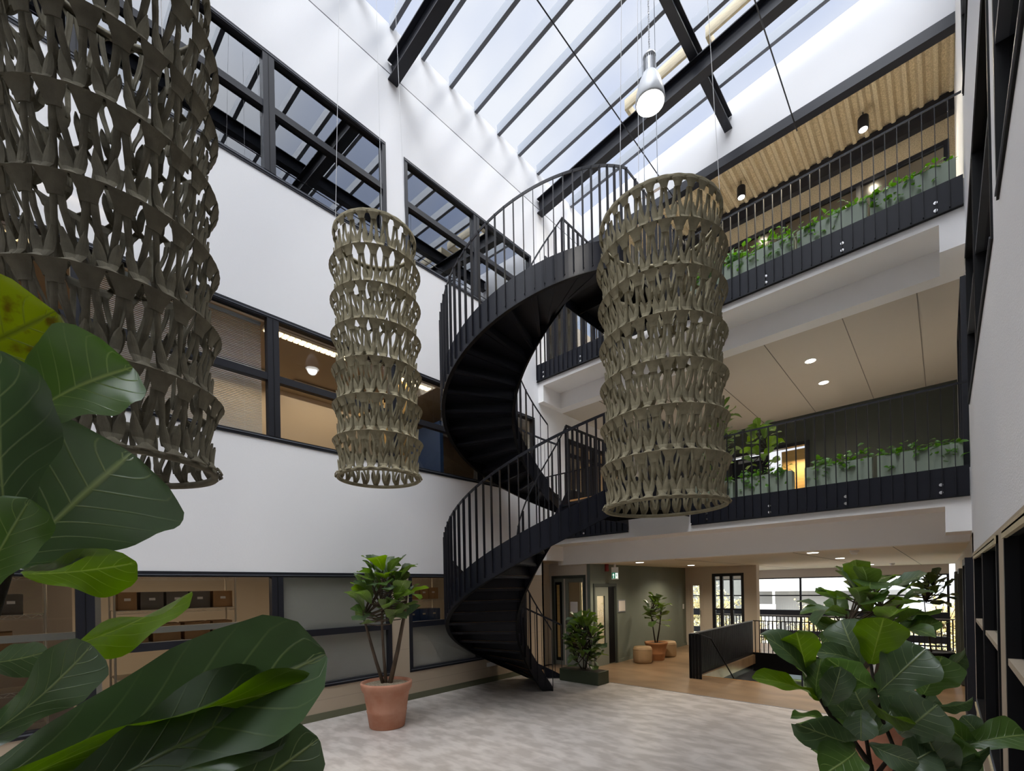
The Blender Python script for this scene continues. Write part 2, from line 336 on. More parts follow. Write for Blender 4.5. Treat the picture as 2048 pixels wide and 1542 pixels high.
# windows of the left wall: frames with glass, each a structure of its own
def window(n, x, y0, y1, z0, z1, mulls, trans, glass, films=(), out=1, fw=.07, x2=None, transoms=True):
    s = out
    f = MB(); xa, xb = x-.10*s, x+.012*s
    f.box(xa, xb, y0, y1, z1-fw, z1); f.box(xa, xb, y0, y1, z0, z0+fw); f.box(xa, xb, y0, y0+fw, z0+fw, z1-fw); f.box(xa, xb, y1-fw, y1, z0+fw, z1-fw)
    o = f.build('window_%d' % n, M['frame']); o['kind'] = 'structure'
    edges = [y0+fw]
    for my in mulls:
        MB().box(xa, xb+.004*s, my-.08, my+.08, z0+fw, z1-fw).build('window_mullion', M['frame'], o)
        MB().box(xb+.004*s, xb+.008*s, my-.004, my+.004, z0+fw, z1-fw).build('mullion_seam', M['black'], o)
        edges += [my-.08, my+.08]
    edges.append(y1-fw)
    MB().box(xb, xb+.008*s, y0+.02, y1-.02, z1-fw+.02, z1-fw+.032).build('window_bead', M['alud'], o)
    MB().box(xb, xb+.008*s, y0+.02, y1-.02, z0+fw-.035, z0+fw-.02).build('window_bead', M['alud'], o)
    for i in range(0, len(edges), 2):
        a, b = edges[i], edges[i+1]
        if trans: MB().box(xa+.01*s, xb-.004*s, a, b, trans-.05, trans+.05).build('window_transom', M['frame'], o)
        gx = x-.055*s
        MB().box(gx-.004, gx+.004, a, b, z0+fw, z1-fw).build('window_pane', glass, o)
    for (a, b, lo, hi) in films:
        MB().box(x-.075*s-.003, x-.075*s+.003, a, b, lo, hi).build('privacy_film', M['film'], o)
    return o
MUL = [-1.55, .49, 2.55]
window(1, XL, -4, 4.44, .50, 2.29, MUL, 1.36, M['glass'], [(2.63, 4.37, .57, 2.22)])
window(2, XL, 4.80, 8.02, .50, 2.29, [6.55], 1.36, M['glass'], [(4.87, 6.47, .57, 1.31), (6.63, 7.95, .57, 1.31)])
window(3, XL, -4, 8.44, 4.20, 6.05, MUL+[4.58, 6.62], 5.13, M['glass'])
window(4, XL, -4, 4.49, 8.07, 9.92, MUL, 9.10, M['glasst'])
window(5, XL, 4.87, 8.42, 8.07, 9.92, [6.65], 9.10, M['glasst'])
# rooms behind the left wall
def room(n, z0, z1, wall, ceil, flo, x1=-11.0, y1=10.6):
    mb = MB(); mb.box(x1-.1, x1, YB, y1, z0, z1); mb.box(x1, XL-.3, y1, y1+.1, z0, z1); mb.box(x1, XL-.3, YB-.1, YB, z0, z1); struct('wall_room_%d' % n, mb, wall)
    mb = MB(); mb.box(x1, XL-.29, YB, y1, z1, z1+.1); struct('ceiling_room_%d' % n, mb, ceil)
    mb = MB(); mb.box(x1, XL-.29, YB, y1, z0-.1, z0); struct('floor_room_%d' % n, mb, flo)
room(1, 0, 2.75, M['officec'], M['officec'], M['floorg'])
room(2, 3.75, 6.62, M['office'], M['officec'], M['floorb'])
room(3, 7.55, 10.45, M['office'], M['cardg'], M['floorb'])
# right wall
WR = [(-4, 4.05, 4.28, 6.22), (4.48, 8.5, 4.28, 6.22)]
WRG = [(-4, 4.08, .50, 2.30), (4.62, 7.95, .50, 2.30)]
WRU = [(-4, 8.2, 8.1, 10.0)]
mb = MB(); panel(mb, 'x', XR, XR+.35, YB, 8.66, 2.34, 12.75, WR+WRU); mb.box(XR, XR+.35, 8.66, 10.75, 11.36, 12.75); struct('wall_right', mb, M['white2'])
mb = MB(); panel(mb, 'x', XR, XR+.35, YB, 8.3, 0, 2.34, WRG); struct('wall_right_lower', mb, M['tanp'])
def rwindow(n, y0, y1, z0, z1, mulls, trans, fr):
    MF, M['frame'] = M['frame'], M['black']
    o = window(n, XR, y0, y1, z0, z1, mulls, None, M['glassd'], out=-1, fw=.05)
    MB().box(XR-.006, XR+.10, y0+.05, y1-.05, trans-.02, trans+.02).build('window_transom', fr, o)
    for my in mulls: MB().box(XR-.010, XR+.02, my-.02, my+.02, z0+.05, z1-.05).build('mullion_cover', fr, o)
    M['frame'] = MF; return o
rwindow(6, -4, 4.05, 4.28, 6.22, [1.9], 5.2, M['alud'])
rwindow(7, 4.48, 8.5, 4.28, 6.22, [6.5], 5.2, M['alud'])
rwindow(8, -4, 4.08, .50, 2.30, [2.0], 1.5, M['tanp'])
rwindow(9, 4.62, 7.95, .50, 2.30, [6.2], 1.5, M['tanp'])
rwindow(10, -4, 8.2, 8.1, 10.0, [1.9, 5.0], 9.1, M['alud'])
mb = MB()
for a in ((-4, 4.08), (4.62, 7.95)): mb.box(XR-.03, XR, a[0], a[1], .46, .50); mb.box(XR-.02, XR, a[0], a[1], 2.24, 2.30)
struct('trim_3', mb, M['woodp'])
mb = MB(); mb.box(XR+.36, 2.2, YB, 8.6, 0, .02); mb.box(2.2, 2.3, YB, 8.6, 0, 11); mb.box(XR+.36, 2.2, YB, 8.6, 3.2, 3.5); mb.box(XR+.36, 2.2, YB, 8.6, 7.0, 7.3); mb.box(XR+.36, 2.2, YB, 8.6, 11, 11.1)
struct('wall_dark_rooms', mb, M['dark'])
# back wall behind the camera
mb = MB(); mb.box(XL-.3, XR+.3, YB-.2, YB, 0, 13.6); struct('wall_back', mb, M['white'])
# ------------------------------------------------------------------ the balconies (far side)
YF = 8.60
def slab(n, zb, ztop, zceil, yback, bz):
    # front edge, soffit notch, deep beam, side blocks
    mb = MB(); mb.box(XL, XR, YF, YF+.55, zb-.12, ztop); mb.box(XL, XR, YF+.55, yback, zb+.1, ztop)
    mb.box(XL, XR, YF+.66, YF+.95, zceil, zb+.1)
    mb.box(XL, XL+.16, YF, YF+.66, bz, zb-.12); mb.box(.02, XR, YF, YF+.66, bz, zb-.12); mb.box(XL, XR, YF+.55, YF+.66, zb-.12, zb+.1)
    struct('trim_%d' % n, mb, M['white3'])
slab(4, 6.95, 7.32, 6.45, 12.2, 6.45)
slab(5, 3.11, 3.48, 2.54, 14.3, 2.64)
# ceilings
mb = MB(); mb.box(XL, XR, YF+.95, 14.3, 6.45, 6.6)
struct('ceiling_corridor_upper', mb, M['ceilw'])
mb = MB()
for x in (-6.0, -4.8, -3.6, -2.4, -1.2, -.25): mb.box(x, x+.012, YF+.95, 14.3, 6.444, 6.451)
struct('trim_6', mb, M['joint'])
mb = MB(); mb.box(-9.7, .6, YF+.95, 22.3, 2.54, 2.7); struct('ceiling_corridor', mb, M['ceilg'])
mb = MB()
for x in (-6.4, -4.2, -2.0, -.6): mb.box(x, x+.012, YF+.95, 22.2, 2.536, 2.541)
struct('trim_7', mb, M['joint'])
# corrugated acoustic ceiling of the top gallery
mb = MB(); W = .21; x = XL; pts = []
while x < XR-.001:
    for u, z in ((0, 0), (.10, .008), (.20, .05), (.30, .085), (.62, .085), (.72, .05), (.82, .008)): pts.append((min(x+u*W, XR), 11.16+z))
    x += W
pts.append((XR, 11.16)); n_ = len(pts)
vs = [(px, 10.8, pz) for px, pz in pts] + [(px, 12.15, pz) for px, pz in pts]
mb.add(vs, [(i, i+1, n_+i+1, n_+i) for i in range(n_-1)]); mb.box(XL, XR, 10.8, 12.15, 11.26, 11.3)
struct('ceiling_gallery', mb, M['acoustic'])
mb = MB(); mb.box(XL, XR, 10.62, 10.80, 11.16, 11.36); struct('trim_8', mb, M['frame'])
mb = MB(); mb.prism([(XL, 10.65, 11.36), (XR, 10.65, 11.36), (XR, 10.65, zr(XR)+.1), (XL, 10.65, zr(XL)+.1)], (0, .15, 0)); struct('wall_far_upper', mb, M['white4'])
# gallery back wall with acoustic band and windows
mb = MB(); mb.box(XL, XR, 12.05, 12.2, 10.82, 11.2); struct('trim_9', mb, M['frame'])
mb = MB(); panel(mb, 'y', 12.2, 12.4, XL, XR+.3, 7.3, 10.82, [(XL+.3, XR-.08, 7.9, 10.42)]); struct('wall_gallery_back', mb, M['acoustic'])
def ywindow(n, y, x0, x1, z0, z1, mulls, glass, fr, fw=.08, trans=()):
    f = MB(); f.box(x0, x1, y, y+.08, z1-fw, z1); f.box(x0, x1, y, y+.08, z0, z0+fw); f.box(x0, x0+fw, y, y+.08, z0+fw, z1-fw); f.box(x1-fw, x1, y, y+.08, z0+fw, z1-fw)
    o = f.build('window_%d' % n, fr); o['kind'] = 'structure'
    e = [x0+fw] + [v for m_ in mulls for v in (m_-fw/2, m_+fw/2)] + [x1-fw]
    for m_ in mulls: MB().box(m_-fw/2, m_+fw/2, y-.01, y+.08, z0+fw, z1-fw).build('window_mullion', fr, o)
    for t in trans: MB().box(x0+fw, x1-fw, y-.005, y+.07, t-.025, t+.025).build('window_transom', fr, o)
    for i in range(0, len(e), 2): MB().box(e[i], e[i+1], y+.035, y+.045, z0+fw, z1-fw).build('window_pane', glass, o)
    return o
ywindow(11, 12.19, XL+.3, XR-.08, 7.9, 10.42, [-5.4, -4.0, -2.6, -1.2], M['glassn'], M['frame'])
mb = MB(); mb.box(XL, XR, 15.4, 15.5, 7.3, 10.9); mb.box(XL, XR, 12.4, 15.4, 10.8, 10.9); mb.box(XL, XR, 12.4, 15.4, 7.2, 7.32); struct('wall_gallery_room', mb, M['office'])
# mid corridor: green back wall, side walls
mb = MB(); panel(mb, 'y', 14.3, 14.5, XL-.3, XR+.3, 3.48, 6.5, [(-4.55, -2.55, 3.48, 5.75)]); struct('wall_corridor_back', mb, M['greend'])
mb = MB(); panel(mb, 'x', XL-.28, XL, 8.66, 14.3, 3.1, 6.49, [(9.75, 13.2, 3.48, 5.85)]); struct('wall_corridor_left', mb, M['white3'])
mb = MB(); panel(mb, 'x', XL-.28, XL, 8.66, 12.2, 7.1, 10.9, [(8.95, 12.0, 7.3, 10.2)]); struct('wall_gallery_left', mb, M['white3'])
mb = MB(); panel(mb, 'x', XR, XR+.3, 8.66, 14.3, 2.6, 6.6, [(8.75, 10.9, 3.48, 6.1)]); mb.box(XR, XR+.3, 8.66, 12.2, 6.6, 11.36); struct('wall_corridor_right', mb, M['white3'])
# glazed partitions (dark frames) on the side walls and in the green wall
def xglaz(n, x, y0, y1, z0, z1, mulls, glass, fr, s=1, fw=.09, trans=()):
    f = MB(); f.box(x-.08, x+.02, y0, y1, z1-fw, z1); f.box(x-.08, x+.02, y0, y0+fw, z0, z1-fw); f.box(x-.08, x+.02, y1-fw, y1, z0, z1-fw); f.box(x-.08, x+.02, y0+fw, y1-fw, z0, z0+fw)
    o = f.build('window_%d' % n, fr); o['kind'] = 'structure'
    for m_ in mulls: MB().box(x-.08, x+.03, m_-fw/2, m_+fw/2, z0+fw, z1-fw).build('window_mullion', fr, o)
    for t in trans: MB().box(x-.08, x+.025, y0+fw, y1-fw, t-.03, t+.03).build('window_transom', fr, o)
    MB().box(x-.045, x-.035, y0+fw, y1-fw, z0+fw, z1-fw).build('window_pane', glass, o)
    return o
xglaz(12, XL, 9.75, 13.2, 3.48, 5.85, [10.5, 11.0, 11.9, 12.6], M['glass'], M['frame'], trans=(5.45,))
xglaz(13, XL, 8.95, 12.0, 7.3, 10.2, [9.35, 9.75, 10.2, 10.6, 11.1, 11.5], M['glass'], M['frame'])
xglaz(14, XR+.02, 8.75, 10.9, 3.48, 6.1, [9.8], M['glassd'], M['frame'])
mb = MB(); mb.box(-9.2, -9.1, 8.6, 14.3, 3.48, 10.9); mb.box(-9.1, XL-.3, 14.2, 14.3, 3.48, 10.9); mb.box(-9.1, XL-.3, 8.7, 14.2, 3.4, 3.48); mb.box(-9.1, XL-.3, 8.7, 14.2, 6.5, 6.6); mb.box(-9.1, XL-.3, 8.7, 14.2, 7.2, 7.3); mb.box(-9.1, XL-.3, 10.65, 10.75, 3.48, 10.9)
struct('wall_side_rooms', mb, M['office'])
mb = MB()
for y in (10.9, 11.6, 12.7): mb.box(XL-1.15, XL-1.05, y, y+.12, 3.48, 5.7)
mb.box(XL-1.15, XL-1.05, 10.9, 12.8, 5.6, 5.7); struct('trim_10', mb, M['woodf'])
# open door in the green corridor wall
o = tag(thing('corridor_door', 'open dark door with wooden inner face in the green corridor wall', 'door', (-3.5, 14.3, 3.48)))
mb = MB(); mb.box(-4.55, -2.55, 14.24, 14.42, 5.66, 5.75); mb.box(-4.55, -4.46, 14.24, 14.42, 3.48, 5.66); mb.box(-2.64, -2.55, 14.24, 14.42, 3.48, 5.66); mb.build('door_frame', M['frame'], o)
MB().box(-4.46, -3.55, 14.30, 14.36, 3.48, 5.6).build('door_leaf', M['blackp'], o)
MB().box(-4.3, -3.6, 14.22, 14.27, 5.45, 5.52).build('door_closer', M['alu'], o)
mb = MB(); mb.box(-3.5, -2.0, 15.6, 15.7, 3.4, 5.9); struct('wall_lit_room', mb, M['woodf'])
# ground corridor: left jog, green wall, far wall
mb = MB(); mb.box(-7.6, -7.5, 8.66, 9.4, 0, 2.6); mb.box(XL-.4, XL, 8.6, 8.66, 0, 3.1); struct('wall_corridor_beige', mb, M['tanp'])
mb = MB(); panel(mb, 'y', 9.4, 9.55, -7.6, -6.34, 0, 2.6, [(-7.42, -6.38, 0, 2.28)]); mb.box(-7.6, -6.34, 9.38, 9.4, 2.28, 2.56); struct('wall_jog', mb, M['ceilw'])
mb = MB(); panel(mb, 'x', -6.34, -6.25, 9.4, 15.0, 0, 2.6, [(9.52, 10.6, 0, 2.06)]); struct('wall_green', mb, M['green'])
mb = MB(); mb.box(-6.25, -6.235, 10.62, 15.0, 0, .09); struct('baseboard_green', mb, M['green'])
mb = MB(); panel(mb, 'y', 15.0, 15.15, -6.3, -4.28, 0, 2.6, [(-6.15, -5.68, 0, 2.08), (-5.40, -4.45, 0, 2.32)]); struct('wall_far_white', mb, M['ceilw'])
mb = MB(); mb.box(-4.28, -4.1, 15.0, 15.3, -3.5, 2.6); mb.box(-6.4, -6.2, 21.7, 21.95, -3.5, 2.6); struct('wall_pier', mb, M['ceilw'])
ywindow(15, 15.03, -5.40, -4.45, .05, 2.32, [-5.12, -4.82], M['glassc'], M['frame'], .09, (1.2,))
ywindow(16, 22.0, -9.6, .12, -3.4, 2.54, [-8.0, -6.3, -4.35, -2.15], M['glassc'], M['frame'], .07, (2.18, 1.45, -.35, -1.1))
mb = MB(); mb.box(-9.6, .12, 21.95, 22.1, 2.2, 2.54); struct('trim_11', mb, M['ceilw'])
mb = MB(); mb.box(-9.6, .12, 21.9, 22.1, .55, .85); mb.box(-9.6, .12, 21.9, 22.1, -.25, 0); struct('trim_12', mb, M['frame'])
# ground corridor right side wall with door frames
mb = MB(); panel(mb, 'x', XR, XR+.3, 8.3, 22.3, -3.5, 2.6, [(8.45, 9.6, 0, 2.3), (12.0, 13.2, 0, 2.2), (16.5, 18.0, 0, 2.2)]); struct('wall_corridor_right_lower', mb, M['ceilw'])
for k, (a, b) in enumerate(((8.45, 9.6), (12.0, 13.2), (16.5, 18.0))):
    o = xglaz(17+k, XR, a, b, .02, 2.28 if k == 0 else 2.2, [], M['glassd'], M['frame'] if k == 0 else M['greend'])
    MB().tube([(XR-.04, b-.2, .9), (XR-.04, b-.2, 1.5)], .012).build('door_handle', M['frame'], o)
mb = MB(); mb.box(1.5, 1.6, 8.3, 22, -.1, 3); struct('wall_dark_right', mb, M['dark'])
# ------------------------------------------------------------------ glazed roof
mb = MB(); 
mb.add([(XL-.3, YB, zr(XL-.3)+.02), (1.0, YB, zr(1.0)+.02), (1.0, 10.9, zr(1.0)+.02), (XL-.3, 10.9, zr(XL-.3)+.02)], [(0, 1, 2, 3)])
struct('ceiling_glass_roof', mb, M['lens'])
for k in range(25):
    y = 10.10 - .68*k
    if y < YB: break
    o = MB().bar((XL, y, zr(XL)+.10), (XR, y, zr(XR)+.10), .075, .20).build('rafter', M['alu']); o['kind'] = 'structure'
    MB().bar((XL, y, zr(XL)-.004), (XR, y, zr(XR)-.004), .075, .008).build('rafter_cap', M['alud'], o)
def ibeam(p, q, w, h, name, mat, lab):
    o = tag(thing(name, lab, 'beam', p))
    pv, qv = Vector(p), Vector(q); dz = Vector((0, 0, h))
    MB().bar(pv+Vector((0,0,.01)), qv+Vector((0,0,.01)), w, .02).build('bottom_flange', mat, o)
    MB().bar(pv+dz-Vector((0,0,.01)), qv+dz-Vector((0,0,.01)), w, .02).build('top_flange', mat, o)
    MB().bar(pv+dz/2, qv+dz/2, .014, h-.04).build('web', mat, o)
    return o
for y, lab in ((8.78, 'dark steel roof beam crossing behind the hanging lamp'), (4.66, 'dark steel roof beam nearest the top of the picture'), (.55, 'dark steel roof beam directly over the viewer'),):
    ibeam((XL+.002, y, 11.10), (XR, y, 11.10+.092*(XR-XL)), .19, .36, 'roof_beam', M['steelb'], lab)
ibeam((-3.28, YB, 11.86), (-3.28, 10.64, 11.86), .16, .30, 'roof_purlin', M['steelb'], 'dark steel purlin running lengthwise over the roof beams')
for (x, y0, z0, y1, z1, lab) in ((-4.32, -3, 10.95, 10.65, 10.72, 'thin black tie rod under the roof, left one above the lamp'), (-2.0, -3, 11.15, 10.65, 10.98, 'thin black tie rod under the roof, right of the lamp')):
    tag(MB().tube([(x, y0, z0), (x, y1, z1)], .011, 6).build('tie_rod', M['frame']), lab, 'tie rod')
for (x0, x1, lab) in ((-4.85, -3.42, 'wood-lined roof window left of the purlin'), (-3.14, -1.75, 'wood-lined roof window right of the purlin')):
    o = thing('roof_window', lab, 'roof window', ((x0+x1)/2, 9.2, zr((x0+x1)/2)-.1), )
    mb = MB()
    for (a, b, c, d) in ((x0, x1, 8.97, 9.02), (x0, x1, 9.38, 9.43), (x0, x0+.06, 9.02, 9.38), (x1-.06, x1, 9.02, 9.38)):
        mb.prism([(a, c, zr(a)-.06), (b, c, zr(b)-.06), (b, d, zr(b)-.06), (a, d, zr(a)-.06)], (0, 0, .22))
    mb.build('wooden_lining', M['woodp'], o)
    MB().bar((x0+.05, 9.34, zr(x0)-.02), (x1-.05, 9.34, zr(x1)-.02), .12, .03).build('sash', M['woodp'], o)
    MB().bar((x0+.05, 9.06, zr(x0)+.02), (x1-.05, 9.06, zr(x1)+.02), .012, .012).build('opener_rod', M['frame'], o)
# ------------------------------------------------------------------ spiral stairs
CX, CY, RI, RO = -5.256, 6.491, .528, 1.805
def P3(r, a, z): return (CX+r*cos(a), CY+r*sin(a), z)
def helix_plate(r, t, zb, zt, A):
    mb = MB(); vs = []; n = len(A)
    for a in A:
        for rr in (r, r+t):
            vs.append(P3(rr, a, zb(a))); vs.append(P3(rr, a, zt(a)))
    fs = []
    for i in range(n-1):
        b, c = 4*i, 4*i+4      # 0 in-bot 1 in-top 2 out-bot 3 out-top
        fs += [(b, c, c+1, b+1), (b+2, b+3, c+3, c+2), (b+1, c+1, c+3, b+3), (b, b+2, c+2, c)]
    fs += [(0, 1, 3, 2), (4*n-4, 4*n-2, 4*n-1, 4*n-3)]
    mb.add(vs, fs); return mb
def bar_obj(parent, x, y, z0, z1, ang, first, name='baluster', mat=None, w=.048):
    if first[0] is None:
        m = MB(); m.bar((0, 0, 0), (0, 0, 1), w, .009, (1, 0, 0)); o = m.build(name, mat or M['rail']); first[0] = o
    else:
        o = first[0].copy(); COL.objects.link(o)
    o.parent = parent; r0 = off(parent); o.location = (x-r0.x, y-r0.y, z0-r0.z); o.scale = (1, 1, z1-z0); o.rotation_euler = (0, 0, ang); return o
def flight(label, as_, ae, ze, k, hs, hr, nst, floor_z, w_lab):
    root = thing('spiral_staircase', label, 'staircase', (CX, CY, floor_z), 'flights of the black spiral staircase')
    zb0 = lambda a: ze-k*(ae-a)
    zb = lambda a: max(zb0(a), floor_z+.002); zt = lambda a: max(zb0(a)+hs, floor_z+.02)
    N = 96; A = [as_+(ae-as_)*i/N for i in range(N+1)]
    helix_plate(RO-.012, .012, zb, zt, A).build('outer_stringer', M['blackp'], root, smooth=False)
    helix_plate(RI, .012, zb, zt, A).build('inner_stringer', M['blackp'], root)
    # rolled edge under the outer stringer
    m = helix_plate(RO-.05, .062, lambda a: zb(a)-.0, lambda a: zb(a)+.012, A); m.build('stringer_flange', M['black'], root)
    m = helix_plate(RI-.012, .05, lambda a: zb(a)-.0, lambda a: zb(a)+.012, A); m.build('stringer_flange', M['black'], root)
    # treads
    dA = (ae-as_)/nst
    for j in range(nst):
        a0, a1 = as_+dA*j, as_+dA*(j+1); z = zb0(a0)+hs*.5+ (k*dA)*.5
        if z < floor_z+.12: continue
        zz = z; ar = [a0-.02+(a1+.06-a0+.02)*i/4 for i in range(5)]
        def sect(zlo, zhi, r0, r1):
            mb = MB(); vs = []
            for a in ar:
                vs += [P3(r0, a, zlo), P3(r1, a, zlo), P3(r1, a, zhi), P3(r0, a, zhi)]
            fs = []
            for i in range(4):
                b, c = 4*i, 4*i+4
                fs += [(b, b+1, c+1, c), (b+1, b+2, c+2, c+1), (b+2, b+3, c+3, c+2), (b+3, b, c, c+3)]
            fs += [(0, 3, 2, 1), (16, 17, 18, 19)]; mb.add(vs, fs); return mb
        t = sect(zz-.012, zz+.026, RI+.012, RO-.012)
        # riser plate at the front edge
        zl = max(zz-k*dA-.02, floor_z+.005)
        pa, pb = P3(RI+.012, a0, 0), P3(RO-.012, a0, 0)
        t.prism([(pa[0], pa[1], zl), (pb[0], pb[1], zl), (pb[0], pb[1], zz), (pa[0], pa[1], zz)], Vector((-sin(a0), cos(a0), 0))*.008)
        o = t.build('tread', M['blackp'], root)
        ar = [a0+.0+(a1+.03-a0)*i/4 for i in range(5)]
        sect(zz+.026, zz+.030, RI+.03, RO-.03).build('tread_board', M['wood'], o)
    # landing to the balcony
    xo, xi = CX+RO, CX+RI; ye = CY+.02; zl = ze
    for (x, nm) in ((xo-.006, 'landing_stringer'), (xi+.006, 'landing_stringer')):
        MB().box(x-.006, x+.006, ye, 8.53, zl, zl+hs).build(nm, M['blackp'], root)
    MB().box(xi+.012, xo-.012, ye, 8.53, zl+hs*.45, zl+hs*.45+.02).build('landing_plate', M['black'], root)
    MB().box(xi+.014, xo-.014, ye, 8.53, zl+hs*.45+.02, zl+hs*.45+.05).build('landing_board', M['wood'], root)
    mb = MB()
    for y in (6.9, 7.5, 8.1): mb.box(xi+.012, xo-.012, y, y+.01, zl+.02, zl+hs*.45)
    mb.build('landing_rib', M['black'], root)
    # handrails
    for r, x, nm in ((RO, xo, 'handrail'), (RI, xi, 'handrail')):
        A2 = [a for a in A if zb0(a)+hr > floor_z+.55] if r == RO else A
        A2 = [a for a in A]
        pts = [P3(r, a, max(zb0(a)+hr, floor_z+1.05)) for a in A2] + [(x, 8.54, zl+hr)]
        m = MB(); vs = []; hw = .022
        for i, p in enumerate(pts):
            p = Vector(p); q = Vector(pts[min(i+1, len(pts)-1)]); q0 = Vector(pts[max(i-1, 0)]); d = (q-q0); d.z = 0; d.normalize(); s_ = Vector((-d.y, d.x, 0))
            for a, b in ((-.006, -hw), (.006, -hw), (.006, hw), (-.006, hw)): vs.append(p + s_*a + Vector((0, 0, b)))
        n = len(pts); fs = []
        for i in range(n-1):
            b, c = 4*i, 4*i+4; fs += [(b, b+1, c+1, c), (b+1, b+2, c+2, c+1), (b+2, b+3, c+3, c+2), (b+3, b, c, c+3)]
        fs += [(0, 3, 2, 1), (4*n-4, 4*n-3, 4*n-2, 4*n-1)]; m.add(vs, fs); m.build(nm, M['rail'], root)
    # balusters
    first = [None]
    for r, pitch in ((RO+.006, .142), (RI-.006, .142)):
        L = r*(ae-as_); nb = int(L/pitch)
        for i in range(nb+1):
            a = as_+(ae-as_)*i/nb; b0 = zb0(a)+.07
            z1 = max(zb0(a)+hr, floor_z+1.05)
            bar_obj(root, *P3(r, a, 0)[:2], max(b0, floor_z+.002), z1, a+pi/2, first)
    for x in (xo+.006, xi-.006):
        nb = 14
        for i in range(1, nb): bar_obj(root, x, ye+(8.50-ye)*i/nb, zl+.07, zl+hr, pi/2, first)
    return root
F1 = flight('lower flight of the black spiral staircase rising from the ground floor', 2.082, 6.222, 3.261-.0, .872, .42, 1.515, 18, 0, '')
F2 = flight('upper flight of the black spiral staircase under the glass roof', 2.082, 6.222, 6.86, .788, .42, 1.515, 18, 3.48, '')
# ------------------------------------------------------------------ balcony railings
def rail_run(name, label, segs, zp0, zp1, ztop, y, bolts, group=None, pitch=.1325):
    root = thing(name, label, 'railing', (segs[0][0], y, zp0), group)
    first = [None]
    for (a, b) in segs:
        MB().box(a, b, y-.012, y, zp0, zp1).build('fascia_plate', M['blackp'], root)
        MB().box(a, b, y-.045, y+.005, zp0-.012, zp0).build('bottom_flange', M['black'], root)
        MB().box(a, b, y-.026, y-.014, ztop-.014, ztop+.014).build('handrail', M['rail'], root)
        n = max(2, round((b-a)/pitch))
        for i in range(n+1):
            if i == n and b > 0: continue
            bar_obj(root, a+(b-a)*i/n, y-.02, zp0+.03, ztop, 0, first)
    for bx in bolts:
        for bz in (zp0+.07, zp0+.175):
            m = MB(); m.tube([(bx, y-.013, bz), (bx, y-.019, bz)], .022, 12); m.tube([(bx, y-.018, bz), (bx, y-.03, bz)], .011, 6); m.build('bolt', M['chrome'], root)
    return root
rail_run('balcony_railing', 'black steel railing of the topmost balcony with pale planters behind', [(XL, CX+RI-.02), (CX+RO+.02, .262)], 6.95, 7.355, 8.44, 8.58, [-6.9, -5.84, -3.15, -2.1, -1.053, -.01])
rail_run('balcony_railing', 'black steel railing of the middle balcony over the ground floor', [(XL, CX+RI-.02), (CX+RO+.02, .262)], 3.11, 3.51, 4.61, 8.58, [-6.9, -5.84, -3.15, -2.118, -1.075, -.015])
# ------------------------------------------------------------------ stairwell down
def side_rail(label, x, y0, y1, ret=None):
    root = thing('stairwell_railing', label, 'railing', (x, y0, -.3)); first = [None]
    MB().box(x-.006, x+.006, y0, y1, -.42, .06).build('fascia_plate', M['black'], root)
    MB().box(x-.02, x+.02, y0, y1, .93, .955).build('handrail', M['alu'], root)
    n = int((y1-y0)/.078)
    for i in range(n+1): bar_obj(root, x, y0+(y1-y0)*i/n, -.40, .94, 0, first, w=.06, mat=M['black'])
    if ret:
        MB().box(x, x+ret, y0-.02, y0+.02, .93, .955).build('handrail', M['black'], root)
        for i in range(4): bar_obj(root, x+ret*i/3, y0, .003, .94, pi/2, first)
    return root
side_rail('dense black railing along the left side of the stairwell', -3.97, 9.72, 14.05, .2)
side_rail('dense black railing along the right side of the stairwell', -1.33, 9.9, 14.05)
root = thing('stairwell_railing', 'thin black railing across the far end of the stairwell by the big window', 'railing', (-6.1, 16.75, 0)); first = [None]
MB().box(-6.35, .26, 16.74, 16.76, .93, .955).build('handrail', M['alu'], root)
for i in range(60): bar_obj(root, -6.35+6.6*i/59, 16.75, 0.003, .94, pi/2, first, w=.03)
root = thing('stairwell_railing', 'black railing closing the back of the stairwell opening', 'railing', (-3.97, 14.08, -.45)); first = [None]
MB().box(-3.96, -1.34, 14.03, 14.05, -.46, .06).build('fascia_plate', M['black'], root)
MB().box(-3.96, -1.34, 14.05, 14.07, .93, .955).build('handrail', M['black'], root)
for i in range(24): bar_obj(root, -3.9+2.5*i/23, 14.06, .06, .94, pi/2, first, w=.022)
root = thing('basement_stair', 'dark flight of steps going down inside the stairwell', 'staircase', (-2.6, 10.2, -3.4))
for i in range(16):
    y = 10.2+.27*i; z = -.2*(i+1); MB().box(-3.75, -1.6, y, y+.3, z-.03, z).build('step', M['black'], root)
for x in (-3.8, -1.55):
    MB().bar((x, 10.2, -.22), (x, 14.55, -3.42), .03, .3).build('stringer', M['black'], root)
MB().tube([(-3.77, 9.75, .94), (-3.77, 10.35, .80), (-3.77, 14.3, -2.2)], .015).build('handrail', M['black'], root)
MB().tube([(-1.62, 9.95, .94), (-1.62, 10.35, .80), (-1.62, 14.3, -2.2)], .015).build('handrail', M['alu'], root)
mb = MB(); mb.box(-3.92, -1.38, 10.1, 10.15, -.3, .004); struct('trim_13', mb, M['wood'])
mb = MB(); mb.box(-4.1, -4.0, 8.3, 16.6, -3.5, -.25); mb.box(-4.0, -1.3, 8.3, 8.4, -3.5, -.25); struct('wall_stairwell', mb, M['dark'])
